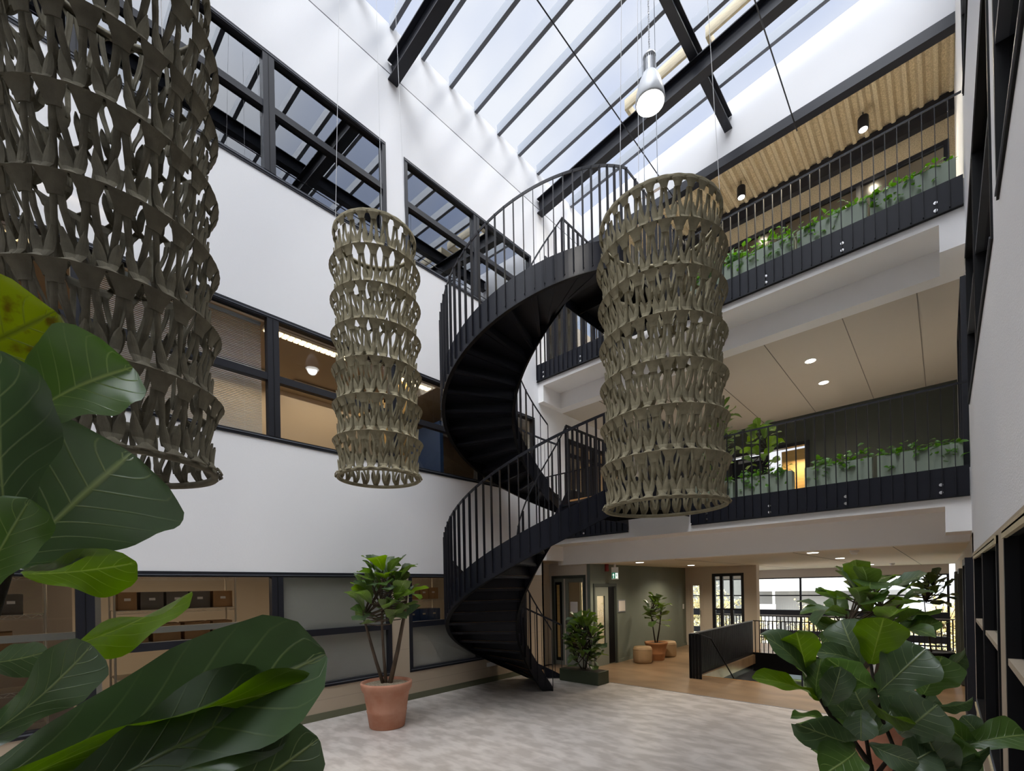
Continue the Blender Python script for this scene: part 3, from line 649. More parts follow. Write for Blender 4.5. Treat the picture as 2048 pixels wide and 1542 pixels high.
# ------------------------------------------------------------------ felt lanterns
def lantern(name, label, cx, cy, zb, zt, Rb, N, mat, ztops, seed, waist=.0):
    rnd = random.Random(seed); root = thing(name, label, 'lantern', (cx, cy, zb)); rows = 7
    H = zt-zb; mh = H/rows; da = 2*pi/N; th = .008
    def prof(z): return Rb*(1-waist*sin(pi*(z-zb)/H))
    def pt(a, r, z): return (cx+r*cos(a), cy+r*sin(a), z)
    def strip(mb, rowsl):                 # rowsl: (angle, half width, radius, height): one bent felt strip
        vs = []
        for (a, w, r, z) in rowsl:
            for q in (-1, -.5, 0, .5, 1): vs.append(pt(a+q*w, r - q*q*.006, z))
        mb.add(vs, [(i*5+k, i*5+k+1, (i+1)*5+k+1, (i+1)*5+k) for i in range(len(rowsl)-1) for k in range(4)])
    for row in range(rows):
        ztop = zt-row*mh; zbot = ztop-mh; zmid = ztop-mh*.70
        top, bot = row == 0, row == rows-1
        R0 = prof(ztop)+(.0 if top else .036); Rm = prof(zmid)-.045; R1 = prof(zbot)+(.010 if bot else .025)
        mb = MB(); jit = rnd.uniform(-.05, .05)*da; u = mh
        for j in range(N):
            a = j*da+jit; s = rnd.uniform(.94, 1.06); k1 = rnd.uniform(-.02, .02)*da
            if top: strip(mb, [(a, da*.46, R0+.022, ztop+.012), (a, da*.46, R0+.024, ztop-.022), (a, da*.30, R0+.012, ztop-.05), (a, da*.22, R0+.002, ztop-.085)])
            else: strip(mb, [(a, da*.475, R0+.034, ztop+.006), (a, da*.42, R0+.018, ztop-u*.05), (a, da*.30, R0+.004, ztop-u*.13), (a, da*.245, R0-.004, ztop-u*.21)])
            for sg in (-1, 1):
                strip(mb, [(a+sg*da*.115, da*.12, R0-.020, ztop-u*.17), (a+sg*da*.16, da*.118, R0-.026, ztop-u*.32), (a+sg*da*.25+k1, da*.115, (R0+Rm)/2-.008, ztop-u*.50), (a+sg*da*.355+k1, da*.112, Rm+.006, ztop-u*.66), (a+sg*da*.42, da*.10, Rm-.004, ztop-u*.76), (a+sg*da*.47, da*.09, Rm-.004, ztop-u*.84)])
            b = a+da*.5
            for sg in (-1, 1):
                strip(mb, [(b+sg*da*.03, da*.03, R1+.014, zbot+u*.01), (b+sg*da*.09, da*.13, R1+.004, zbot+u*.07), (b+sg*da*.18, da*.18*s, (R1*2+Rm)/3+.008, zbot+u*.17), (b+sg*da*.245, da*.185*s, (R1+Rm)/2+.020, zbot+u*.27), (b+sg*da*.30, da*.12, (R1+Rm)/2+.024, zbot+u*.36), (b+sg*da*.34, da*.012, (R1+Rm)/2+.028, zbot+u*.45*s)])
            if bot: strip(mb, [(b, da*.08, R1+.016, zbot+u*.10), (b, da*.22, R1+.030, zbot+u*.055), (b, da*.42, R1+.038, zbot+.006)])
            else: strip(mb, [(b, da*.05, R1+.012, zbot+u*.085), (b, da*.18, R1+.030, zbot+u*.045), (b, da*.34, R1+.046, zbot+u*.004)])
        mb.build('felt_band', mat, root, solid=th, smooth=False)
    for (z, nm) in ((zb+.004, 'bottom_ring'), (zt-.004, 'top_ring')):
        Rr = prof(z)+.006; ring = MB(); n = 72; vs = []
        for i in range(n):
            t = 2*pi*i/n
            for (dr, dz) in ((-.016, -.016), (.016, -.020), (.020, .012), (-.012, .016)): vs.append(pt(t, Rr+dr, z+dz))
        ring.add(vs, [(4*i+k, 4*i+(k+1) % 4, 4*((i+1) % n)+(k+1) % 4, 4*((i+1) % n)+k) for i in range(n) for k in range(4)])
        ring.build(nm, mat, root, smooth=True)
    # suspension cords up to the roof
    for t in (.3, 2.4, 4.5):
        r = prof(zt)+.0; x, y = cx+r*cos(t), cy+r*sin(t)
        MB().tube([(x, y, zt), (cx+r*.55*cos(t), cy+r*.55*sin(t), zr(cx)+.1)], .0028, 5).build('cord', M['cord'], root)
    return root
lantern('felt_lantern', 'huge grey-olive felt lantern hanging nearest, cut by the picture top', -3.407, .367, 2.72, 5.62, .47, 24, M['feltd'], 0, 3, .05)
lantern('felt_lantern', 'slimmest olive felt lantern hanging in front of the white window wall', -4.90, 2.935, 3.33, 6.17, .455, 22, M['felt'], 0, 5, .02)
lantern('felt_lantern', 'wide olive felt lantern hanging in front of the balconies', -2.107, 4.568, 2.80, 5.72, .585, 30, M['felt'], 0, 7, .04)
# ------------------------------------------------------------------ hanging lamp and fittings
lx, ly, lz = -2.474, 5.198, 7.75
o = thing('pendant_lamp', 'glowing white high-bay lamp hanging on a chain under the roof', 'lamp', (lx, ly, lz))
MB().lathe((lx, ly, lz), [(.165, 0), (.172, .02), (.16, .12), (.13, .24), (.09, .33), (.085, .34)], 32).build('lamp_shade', M['lampf'], o, smooth=True)
MB().lathe((lx, ly, lz), [(.158, -.004), (.158, .004)], 32).build('lamp_diffuser', M['bulb'], o)
mb = MB(); mb.lathe((lx, ly, lz), [(.06, .33), (.062, .52), (.05, .56)], 24)
for k in range(20):
    t = 2*pi*k/20; mb.bar((lx+.065*cos(t), ly+.065*sin(t), lz+.34), (lx+.065*cos(t), ly+.065*sin(t), lz+.53), .022, .004, (cos(t+pi/2), sin(t+pi/2), 0))
mb.build('heat_sink', M['lampg'], o)
MB().lathe((lx, ly, lz), [(.075, .53), (.075, .56), (.05, .60), (.015, .63)], 24).build('cap', M['lampg'], o, smooth=True)
mb = MB(); z = lz+.62
while z < zr(lx)+.1:
    a = int(z*40) % 2; mb.bar((lx-.008*a, ly-.008*(1-a), z), (lx+.008*a, ly+.008*(1-a), z+.032), .006, .006); mb.bar((lx+.008*a, ly+.008*(1-a), z), (lx-.008*a, ly-.008*(1-a), z+.032), .006, .006); z += .03
mb.build('chain', M['lampg'], o)
light('pendant_light', 'SPOT', (lx, ly, lz-.03), 60, (1, .95, .88), .12, (0, 0, 0), 150)
sx, sy, sz = -3.57, 7.47, 8.72
o = thing('emergency_light', 'white box-shaped emergency light hanging on two rods above the staircase', 'light fitting', (sx, sy, sz))
MB().box(sx-.17, sx+.17, sy-.03, sy+.03, sz, sz+.14).build('housing', M['whitep'], o, bevel=.004)
MB().box(sx-.18, sx+.18, sy-.035, sy+.035, sz+.14, sz+.17).build('top_bar', M['whitep'], o)
for d in (-.12, .12): MB().tube([(sx+d, sy, sz+.17), (sx+d, sy, zr(sx)+.1)], .006, 6).build('rod', M['alu'], o)
for (x, y, lab) in ((-1.02, 11.35, 'dark cylinder spotlight on the corrugated ceiling, nearer the right wall'), (-3.25, 11.35, 'dark cylinder spotlight on the corrugated ceiling, nearer the staircase')):
    o = thing('ceiling_spotlight', lab, 'spotlight', (x, y, 10.82), 'cylinder spotlights of the top gallery')
    MB().lathe((x, y, 10.82), [(.085, 0), (.09, .01), (.09, .22), (.08, .24)], 24).build('housing', M['rail'], o)
    MB().lathe((x, y, 10.82), [(.068, -.006), (.068, .002)], 20).build('lens', M['cool'], o)
    MB().tube([(x, y, 11.05), (x, y, 11.2)], .01, 6).build('stem', M['rail'], o)
    light('spot_light', 'SPOT', (x, y, 10.80), 170, (1, .86, .62), .07, (0, 0, 0), 130)
def downlight(x, y, z, lab, grp, e=14, on=True):
    o = thing('recessed_downlight', lab, 'downlight', (x, y, z), grp)
    MB().lathe((x, y, z-.008), [(.105, 0), (.105, .006), (.085, .01)], 28).build('trim_ring', M['whitep'], o)
    MB().lathe((x, y, z-.012), [(.085, 0), (.085, .006)], 28).build('lens', M['cool'], o)
    if on: light('down_light', 'SPOT', (x, y, z-.03), e, (1, .85, .64), .08, (0, 0, 0), 150)
for i, y in enumerate((10.9, 12.3)):
    downlight(-1.9, y, 6.45, ('round recessed downlight over the middle balcony, the one nearer the edge', 'round recessed downlight over the middle balcony, the one nearer the green wall')[i], 'downlights over the middle balcony', 40)
for i, y in enumerate((9.9, 12.9, 15.9, 18.9)):
    n_ = ('first', 'second', 'third', 'fourth')[i]
    downlight(-5.2, y, 2.54, n_+' downlight from the atrium in the row along the green wall', 'downlights of the ground floor corridor', 80)
    downlight(-1.75, y, 2.54, n_+' downlight from the atrium in the row over the stairwell side', 'downlights of the ground floor corridor', 80)
for (x, y, lab) in ((-1.15, 10.0, 'white round smoke detector on the corridor ceiling near the atrium edge'), (-1.2, 18.8, 'small smoke detector on the corridor ceiling near the big window')):
    tag(MB().lathe((x, y, 2.47), [(.04, 0), (.055, .02), (.055, .04), (.07, .045), (.07, .07)], 20).build('smoke_detector', M['whitep']), lab, 'smoke detector')
# warm light fixtures of the offices behind the left wall
o_ = 0
for (x, y0, y1, z, lab) in ((-8.5, -2, 1.0, 6.55, 'warm linear ceiling light in the office, seen at the picture left edge'), (-8.5, 2.9, 4.4, 6.55, 'warm linear ceiling light in the office just right of the blinds'), (-10.3, 2.6, 3.6, 6.55, 'short warm ceiling light deep in the office behind the blinds'), (-10.3, 4.1, 6.0, 6.55, 'long warm ceiling light deep in the office beside the slim lantern'), (-8.5, 5.3, 6.4, 6.55, 'warm ceiling light in the office next to the staircase')):
    o = thing('office_ceiling_light', lab, 'ceiling light', (x, y0, z))
    MB().box(x-.09, x+.09, y0, y1, z, z+.05).build('housing', M['whitep'], o)
    mb = MB(); y = y0+.03
    while y < y1-.05: mb.box(x-.075, x+.075, y, y+.07, z-.012, z); y += .10
    mb.build('louvre_lamp', M['glow'], o)
    light('office_light', 'AREA', (x, (y0+y1)/2, z-.04), 8, (1, .80, .58), .15, (0, 0, pi/2), sy=y1-y0).data.size = y1-y0
for (y0, y1, lab) in ((-1, 1.2, 'fluorescent tube fixture behind the top windows, first from the left'), (2.6, 4.2, 'fluorescent tube fixture behind the top windows, between the mullions'), (5.0, 6.6, 'fluorescent tube fixture behind the right-hand top window')):
    o = thing('tube_light', lab, 'ceiling light', (-8.1, y0, 10.35))
    MB().box(-8.16, -8.04, y0, y1, 10.36, 10.42).build('housing', M['whitep'], o)
    MB().tube([(-8.1, y0+.05, 10.34), (-8.1, y1-.05, 10.34)], .02, 8).build('tube', M['cool'], o)
for y in (-1.5, 1.6, 5.6):
    light('storage_light', 'AREA', (-8.6, y, 2.68), 20, (1, .76, .52), .4, (0, 0, 0))
light('gallery_side_light', 'AREA', (-8.2, 11.5, 6.4), 30, (1, .8, .55), .6); light('gallery_side_light', 'AREA', (-8.2, 9.6, 10.5), 40, (1, .95, .85), .6)
light('lit_room_light', 'AREA', (-3.0, 15.1, 5.6), 14, (1, .75, .45), .3)
light('top_room_light', 'AREA', (-3.0, 14.0, 10.5), 20, (1, .9, .7), .8)
# blinds in the middle windows
for (y0, y1, lab) in ((.57, 2.47, 'white venetian blind lowered behind the middle window beside the nearest lantern'),):
    o = thing('venetian_blind', lab, 'blind', (XL-.2, y0, 4.27))
    mb = MB(); z = 4.29
    while z < 5.93:
        mb.add([(XL-.213, y0+.02, z+.022), (XL-.192, y0+.02, z), (XL-.192, y1-.02, z), (XL-.213, y1-.02, z+.022)], [(0, 1, 2, 3)]); z += .024
    b = mb.build('slats', M['whitep'], o, solid=.0012)
    MB().box(XL-.225, XL-.18, y0+.02, y1-.02, 5.94, 5.98).build('head_rail', M['whitep'], o)
    for y in (y0+.25, y1-.25): MB().tube([(XL-.202, y, 4.28), (XL-.202, y, 5.95)], .002, 5).build('ladder_cord', M['cord'], o)
mb = MB(); mb.box(XL-.29, XL-.10, -4, 8.4, 4.12, 4.2); struct('trim_14', mb, M['woodp'])
# office things behind the middle window near the stairs
o = thing('office_partition', 'wooden framed glass partition behind the middle window by the staircase', 'partition', (-8.6, 6.0, 3.75))
MB().box(-8.66, -8.56, 5.55, 5.9, 3.75, 6.62).build('wood_panel', M['woodf'], o)
mb = MB(); mb.box(-10.9, -8.6, 5.9, 5.96, 4.85, 4.95); mb.box(-9.6, -9.5, 5.9, 5.96, 3.75, 6.5); mb.box(-10.9, -8.6, 5.9, 5.96, 6.42, 6.5); mb.build('timber_frame', M['woodf'], o)
MB().box(-10.9, -8.6, 5.925, 5.93, 3.75, 6.42).build('partition_glass', M['glass'], o)
tag(MB().box(-10.9, -8.9, 7.0, 7.1, 3.75, 6.1).build('blue_wall_board', M['blue']), 'dark blue board inside the office behind the timber partition', 'board')
# storage racks with boxes behind the ground windows
def rack(y0, y1, x, lab):
    o = thing('wire_rack', lab, 'shelving', (x, y0, 0), 'wire racks behind the ground floor windows')
    for y in (y0, y1):
        for dx in (0, .5): MB().tube([(x-dx, y, 0), (x-dx, y, 2.4)], .014, 8).build('post', M['shelfm'], o)
    for z in (.35, .85, 1.32, 1.78, 2.25):
        mb = MB(); mb.box(x-.5, x, y0, y1, z, z+.008); n = int((y1-y0)/.06)
        for zz in (0, .045): mb.bar((x+.004, y0, z-.04+zz), (x+.004, y1, z-.04+zz), .006, .006)
        for i in range(n): a = y0+(y1-y0)*i/n; b = y0+(y1-y0)*(i+1)/n; mb.bar((x+.004, a, z-.04 if i % 2 else z+.005), (x+.004, b, z+.005 if i % 2 else z-.04), .005, .005)
        mb.build('wire_shelf', M['shelfm'], o)
rack(-1.2, .2, -8.15, 'wire rack of boxes behind the leftmost ground floor window')
rack(.85, 2.3, -8.15, 'wire rack of boxes behind the second ground floor window')
rack(4.9, 6.5, -8.15, 'wire rack of blue bins behind the window by the staircase')
rnd = random.Random(4)
ORD = ['first', 'second', 'third', 'fourth', 'fifth', 'sixth', 'seventh', 'eighth']
def boxes(y0, y1, x, zs, mats, grp, lab, name, cat):
    firsts = {}
    for z in zs:
        y = y0+.04; cnt = 0
        while y < y1-.2:
            w = rnd.choice((.20, .26, .32)); h = rnd.uniform(.16, .30); mi = rnd.randrange(len(mats))
            if y+w > y1-.03: break
            key = (w, mi)
            if key not in firsts:
                r0 = MB().box(-.38, 0, 0, w, 0, .25).build(name, mats[mi]); lb = MB().box(.001, .003, w/2-.035, w/2+.035, .13, .165).build('paper_label', M['paper'], r0)
                r0.location = (x-.03, y, z+.0085); firsts[key] = r0; r = r0
            else: r = copy_tree(firsts[key], None, (x-.03, y, z+.0085))
            tag(r, ('grey' if mats[mi] is M['cardg'] else 'blue' if mats[mi] is M['blue'] else 'brown')+' '+cat+', '+ORD[cnt]+' from the left on the '+('upper' if z > 1.5 else 'lower')+' shelf of '+lab, cat, grp); cnt += 1; y += w+rnd.uniform(.01, .06)
boxes(-1.2, .2, -8.15, (1.32, 1.78), [M['cardb'], M['cardg']], 'boxes on the leftmost wire rack', 'the leftmost wire rack', 'cardboard_box', 'box')
boxes(.85, 2.3, -8.15, (1.32, 1.78), [M['cardb'], M['cardb'], M['cardg']], 'boxes on the second wire rack', 'the second wire rack', 'cardboard_box', 'box')
boxes(4.9, 6.5, -8.15, (1.32,), [M['blue']], 'blue bins on the rack by the staircase', 'the rack by the staircase', 'storage_bin', 'bin')
boxes(4.9, 6.5, -8.15, (1.78,), [M['cardb']], 'brown boxes on the rack by the staircase', 'the rack by the staircase', 'cardboard_box', 'box')
tag(MB().box(-9.6, -9.3, -.3, .5, 0, 2.3).build('storage_cupboard', M['cardg']), 'tall grey cupboard deep in the storage room', 'cupboard')
tag(MB().box(-7.60, -7.54, .6, .66, .0, 2.75).build('shelf_upright', M['ceilw']), 'pale shelf upright just inside the second ground floor window', 'upright')
tag(MB().box(-7.5, -7.45, -3.8, 2.4, 1.50, 1.58).build('cable_duct', M['ceilw']), 'pale horizontal duct running inside the left ground floor windows', 'duct')
# ------------------------------------------------------------------ ground floor corridor things
def door(name, lab, axis, c, u0, u1, z1, fr, glas, gu0, gu1, gz0, gz1, hand):
    o = thing(name, lab, 'door', ((u0+u1)/2, c, 0) if axis == 'y' else (c, (u0+u1)/2, 0))
    def bx(a, b, lo, hi, d0, d1): return MB().box(a, b, c+d0, c+d1, lo, hi) if axis == 'y' else MB().box(c-d0, c-d1, a, b, lo, hi)
    for (a, b, lo, hi) in ((u0, u0+.06, 0, z1), (u1-.06, u1, 0, z1), (u0+.06, u1-.06, z1-.07, z1)): bx(a, b, lo, hi, -.02, .10).build('door_frame', fr, o)
    for (a, b, lo, hi) in ((u0+.06, gu0, .01, z1-.07), (gu1, u1-.06, .01, z1-.07), (gu0, gu1, gz1, z1-.07), (gu0, gu1, .01, gz0)): bx(a, b, lo, hi, .02, .06).build('door_leaf', fr if fr != M['greend'] else M['doorl'], o)
    bx(gu0, gu1, gz0, gz1, .035, .045).build('door_glass', glas, o)
    m = MB()
    if axis == 'y': m.tube([(hand, c-.03, .95), (hand, c-.03, 1.15)], .012)
    else: m.tube([(c+.03, hand, .95), (c+.03, hand, 1.15)], .012)
    m.build('door_handle', M['chrome'], o); return o
door('green_door', 'grey-green glazed double door beside the foot of the spiral stair', 'y', 9.40, -7.42, -6.38, 2.28, M['greend'], M['glassc'], -6.93, -6.50, .35, 2.10, -6.98)
_d = [ob for ob in bpy.data.objects if ob.name == 'green_door'][0]
MB().box(-7.33, -7.12, 9.41, 9.419, .12, 2.12).build('side_light_frame', M['black'], _d); MB().box(-7.27, -7.19, 9.40, 9.41, .2, 2.05).build('side_light', M['woodf'], _d); MB().box(-7.05, -7.02, 9.40, 9.42, .02, 2.2).build('edge_profile', M['ceilw'], _d)
door('green_door', 'single grey-green door with slim pane under the exit sign', 'x', -6.25, 9.52, 10.60, 2.06, M['greend'], M['glassc'], 9.72, 10.08, .5, 1.75, 10.16)
_d = [ob for ob in bpy.data.objects if ob.name == 'green_door.001'][0]
MB().box(-6.275, -6.262, 10.24, 10.52, .03, 1.97).build('side_glass', M['black'], _d)
door('glass_door', 'white-framed glass door at the far end of the green wall', 'y', 15.0, -6.15, -5.68, 2.08, M['ceilw'], M['glassc'], -6.02, -5.80, .1, 1.95, -5.76)
mb = MB(); mb.box(-9.6, -6.5, 12.3, 12.4, 0, 2.6); mb.box(-9.6, -9.5, 9.5, 12.3, 0, 2.6); mb.box(-9.5, -6.46, 9.56, 12.3, -.1, 0); mb.box(-9.5, -6.46, 9.56, 12.3, 2.5, 2.6); struct('wall_back_office', mb, M['tanp'])
light('back_office_light', 'AREA', (-8, 11, 2.45), 60, (1, .9, .7), .6)
tag(MB().box(-6.86, -6.64, 9.41, 9.418, 1.35, 1.62).build('paper_notice', M['paper']), 'pinkish paper notice taped on the glazed green door', 'notice')
o = thing('framed_notice', 'small framed white notice on the green wall', 'notice', (-6.24, 10.84, 1.3))
MB().box(-6.25, -6.232, 10.66, 11.04, 1.30, 1.63).build('notice_frame', M['alu'], o); MB().box(-6.234, -6.229, 10.69, 11.01, 1.33, 1.60).build('notice_paper', M['paper'], o)
tag(MB().box(XL-.39, XL-.36, 8.85, 8.93, 1.02, 1.12).build('fire_call_point', M['red']), 'small red fire call point on the beige wall by the stair', 'call point')
tag(MB().box(-7.499, -7.485, 9.05, 9.11, 1.45, 1.55).build('light_switch', M['whitep']), 'white light switch on the beige wall by the green door', 'switch')
tag(MB().box(-6.249, -6.23, 14.75, 14.82, 1.2, 1.36).build('light_switch', M['whitep']), 'white light switch at the far end of the green wall', 'switch')
tag(MB().box(XL, XL+.012, 6.72, 6.98, .33, .42).build('wall_socket', M['whitep']), 'white double socket low on the tan wall behind the stair', 'socket')
tag(MB().lathe((-6.12, 9.95, 2.36), [(.05, 0), (.055, .02), (.05, .09), (.05, .181)], 16).build('fire_siren', M['red']), 'red fire siren on the ceiling left of the exit sign', 'siren')
# exit sign: green panel, white arrow, door and running figure
ex, ey, ez = -5.98, 10.1, 2.16
nd = Vector((5.98, -10.1, 0)).normalized(); tx = Vector((-nd.y, nd.x, 0))
o = thing('exit_sign', 'green and white exit sign with arrow and running figure under the ceiling', 'sign', (ex, ey, ez))
def ep(u, v, d=0): p = Vector((ex, ey, ez)) + tx*u + nd*d; return (p.x, p.y, p.z+v)
MB().prism([ep(-.085, 0), ep(.085, 0), ep(.085, .30), ep(-.085, .30)], nd*.03).build('sign_body', M['whitep'], o)
MB().box(ex-.02, ex+.02, ey-.02, ey+.02, ez+.29, 2.541).build('sign_bracket', M['whitep'], o)
MB().prism([ep(-.075, .015, .03), ep(.075, .015, .03), ep(.075, .165, .03), ep(-.075, .165, .03)], nd*.003).build('sign_panel', M['signg'], o)
mb = MB(); mb.prism([ep(-.065+x, y, .033) for x, y in ((.02, .03), (.035, .03), (.035, .10), (.052, .10), (.0275, .15), (.003, .10), (.02, .10))], nd*.002)
mb.build('arrow', M['signw'], o)
mb = MB(); mb.prism([ep(x, y, .033) for x, y in ((.008, .025), (.068, .025), (.068, .155), (.008, .155))], nd*.0015); mb.build('doorway_mark', M['signw'], o)
mb = MB(); mb.prism([ep(.036+.008*cos(t*pi/4), .135+.008*sin(t*pi/4), .035) for t in range(8)], nd*.0015)
for pl in ([(.030, .122), (.044, .118), (.040, .085), (.030, .085)], [(.030, .09), (.038, .09), (.026, .06), (.014, .04), (.008, .044), (.018, .062)], [(.034, .09), (.042, .088), (.056, .066), (.052, .036), (.045, .036), (.047, .062)], [(.030, .12), (.016, .108), (.014, .09), (.020, .09), (.022, .104), (.032, .110)], [(.044, .116), (.058, .100), (.064, .104), (.062, .096), (.056, .092), (.042, .106)]):
    mb.prism([ep(x, y, .035) for x, y in pl], nd*.0015)
mb.build('running_figure', M['signg'], o)
for (x, y, r, h, lab) in ((-5.72, 10.95, .24, .42, 'tan leather pouf left of the terracotta pot on the green wall'), (-5.70, 12.35, .25, .42, 'tan leather pouf right of the terracotta pot, farther away')):
    o = thing('pouf', lab, 'pouf', (x, y, 0), 'leather poufs along the green wall')
    MB().lathe((x, y, 0), [(r*.86, 0), (r*.96, .03), (r, .12), (r*1.01, h*.5), (r, h-.1), (r*.96, h-.03), (r*.86, h), (.02, h+.004)], 40).build('body', M['pouf'], o, smooth=True)
    mb = MB(); mb.lathe((x, y, 0), [(r*1.0, h-.075), (r*1.012, h-.07), (r*1.0, h-.065)], 40); mb.build('seam', M['pouf'], o)
# ------------------------------------------------------------------ plants
def leaf(mb, B, T, n, w, fold=.15, curl=.1, nl=9, nc=6, ruf=.04, seed=0, shape='fig'):
    B = Vector(B); T = Vector(T); d = T-B; L = d.length; d.normalize(); n = Vector(n); n = (n-d*n.dot(d)).normalized(); s = d.cross(n)
    rn = random.Random(seed); ph = [rn.uniform(0, 6.28) for _ in range(4)]
    PR = ([(0, .10), (.08, .30), (.2, .47), (.32, .56), (.45, .72), (.6, .92), (.74, 1.0), (.86, .93), (.95, .66), (1, .10)] if shape == 'fig' else
          [(0, .15), (.1, .75), (.25, 1), (.45, .92), (.7, .6), (.9, .22), (1, .02)])
    def wid(t):
        for (a, x), (b, y) in zip(PR, PR[1:]):
            if t <= b: u = (t-a)/(b-a); u = u*u*(3-2*u) if shape != 'fig' else u; return x+(y-x)*u
        return PR[-1][1]
    base = len(mb.v)
    for i in range(nl+1):
        t = i/nl; t2 = t if shape != 'fig' else t
        wt = wid(t2)*w*.5
        c = B + d*(t*L) + n*(curl*L*(sin(pi*t)*.9 - .9*t*t*0 ) - curl*.5*L*t*t)
        for k in range(nc+1):
            u = k/nc*2-1; r = ruf*L*(sin(ph[0]+t*9)*abs(u)**2*(1 if u > 0 else -1) + .7*sin(ph[1]+t*15+u*2)*abs(u)**2)
            wob = 1+.05*sin(ph[2]+t*17+(3 if u > 0 else 0))*abs(u)
            p = c + s*(u*wt*wob) + n*(fold*abs(u)*wt*1.6 + r)
            mb.v.append(tuple(p)); mb.uv[len(mb.v)-1] = (k/nc, t)
    m = nc+1
    for i in range(nl):
        for k in range(nc): a = base+i*m+k; mb.f.append((a, a+1, a+m+1, a+m))
def pot(root, x, y, r, h, mat, soil, lip=.11, name='pot'):
    rb = r*.68
    MB().lathe((x, y, 0), [(rb*.97, 0), (rb, .01), (rb+(r*.90-rb)*.38, h*.34), (rb+(r*.90-rb)*.39+.006, h*.36), (rb+(r*.9-rb)*.41, h*.39), (r*.88, h-lip-.035), (r*.93, h-lip-.02), (r*.93, h-lip), (r*.97, h-lip+.01), (r, h-.03), (r*.99, h), (r*.9, h), (r*.88, h-.04)], 48).build(name, mat, root, smooth=True)
    MB().lathe((x, y, 0), [(r*.88, h-.06), (r*.87, h-.04), (.01, h-.025)], 32).build('soil', soil, root)
def fig_tree(name, label, x, y, potspec, z0, z1, spread, nleaf, lsize, seed, trunks, mats=('leafd', 'leafm', 'leafb'), cat='potted plant', up=.35, bark='bark', group=None, yspread=None, crown0=.45, nl=7, nc=4):
    rn = random.Random(seed); root = thing(name, label, cat, (x, y, 0), group)
    if potspec: potspec(root)
    ysp = yspread or spread; tips = []
    for (dx, dy, tz, r) in trunks:
        pts = [(x+dx*.15, y+dy*.15, z0), (x+dx*.5+rn.uniform(-.02, .02), y+dy*.5, z0+(tz-z0)*.35), (x+dx*.85, y+dy*.85+rn.uniform(-.02, .02), z0+(tz-z0)*.75), (x+dx, y+dy, tz)]
        MB().tube(pts, r, 8, True, r*.5).build('trunk', M[bark], root, smooth=True); tips.append(pts)
    zc = z0+(z1-z0)*crown0
    mbs = [MB() for _ in mats]; tw = MB()
    for i in range(nleaf):
        t = (i+.5)/nleaf; z = zc+(z1-zc)*(t**.8)*.92; rr = sin(pi*(.22+.70*t))
        a = i*2.39996+rn.uniform(-.4, .4); q = rn.uniform(.25, .72)
        P = tips[i % len(tips)]; u = min(max((z-P[2][2])/(max(P[3][2]-P[2][2], .01)), 0), 1); c = Vector(P[2]).lerp(Vector(P[3]), u); c.z = min(c.z, P[3][2])
        b = Vector((x+cos(a)*spread*rr*q*.75, y+sin(a)*ysp*rr*q*.75, z)); 
        tw.tube([c, (c+b)/2+Vector((0, 0, -.02)), b], .008, 5, False)
        el = rn.uniform(-.35, .85)+up*t; dv = Vector((cos(a)*cos(el), sin(a)*cos(el), sin(el))); ll = lsize*rn.uniform(.75, 1.15)
        T = b+dv*ll; nn = Vector((-cos(a)*sin(el), -sin(a)*sin(el), cos(el))) + Vector((rn.uniform(-.5, .5), rn.uniform(-.5, .5), 0))
        k = rn.choices(range(len(mats)), [5, 3, 1.6][:len(mats)])[0]
        leaf(mbs[k], b, T, nn, ll*rn.uniform(.70, .86), rn.uniform(.05, .3), rn.uniform(-.1, .25), nl, nc, .03, i+seed*100)
    tw.build('twigs', M[bark], root)
    for mb, mt in zip(mbs, mats):
        if mb.v: mb.build('foliage', M[mt], root, smooth=True)
    return root
fig_tree('potted_fig_tree', 'fiddle-leaf fig in a terracotta pot by the tan wall, left of the spiral stair', -6.02, 3.66, lambda r: pot(r, -6.02, 3.66, .37, .66, M['terra'], M['gravel']),   .62, 2.36, .68, 74, .33, 2,
         [(-.24, -.22, 1.62, .03), (-.05, -.02, 1.75, .026), (.22, .24, 2.02, .036)], crown0=.50)
fig_tree('potted_fig_tree', 'fiddle-leaf fig in a terracotta pot between the two tan poufs', -5.66, 11.6, lambda r: pot(r, -5.66, 11.6, .30, .48, M['terra2'], M['soil'], .07), .45, 1.72, .42, 34, .26, 5,
         [(-.10, -.08, 1.3, .02), (.12, .10, 1.45, .022)], mats=('leafd', 'leafm'), bark='barkd', crown0=.38)
fig_tree('potted_fig_tree', 'fiddle-leaf fig in a salmon pot standing behind the nearest right-hand plant', -.60, 6.25, lambda r: pot(r, -.60, 6.25, .34, .62, M['terra'], M['soil']), .58, 2.02, .70, 46, .36, 9,
         [(-.2, -.1, 1.5, .028), (.12, .15, 1.65, .03)], crown0=.5)
fig_tree('potted_fig_tree', 'dark slender plant in a black tub near the big window', -.20, 12.9, lambda r: MB().lathe((-.20, 12.9, 0), [(.30, 0), (.34, .5), (.33, .52), (.30, .5)], 28).build('tub', M['black'], r) and MB().lathe((-.2, 12.9, 0), [(.29, .46), (.01, .48)], 20).build('soil', M['soil'], r), .45, 2.05, .45, 30, .27, 12,
         [(-.12, .05, 1.55, .015)], mats=('leafd',), bark='barkd', crown0=.66)
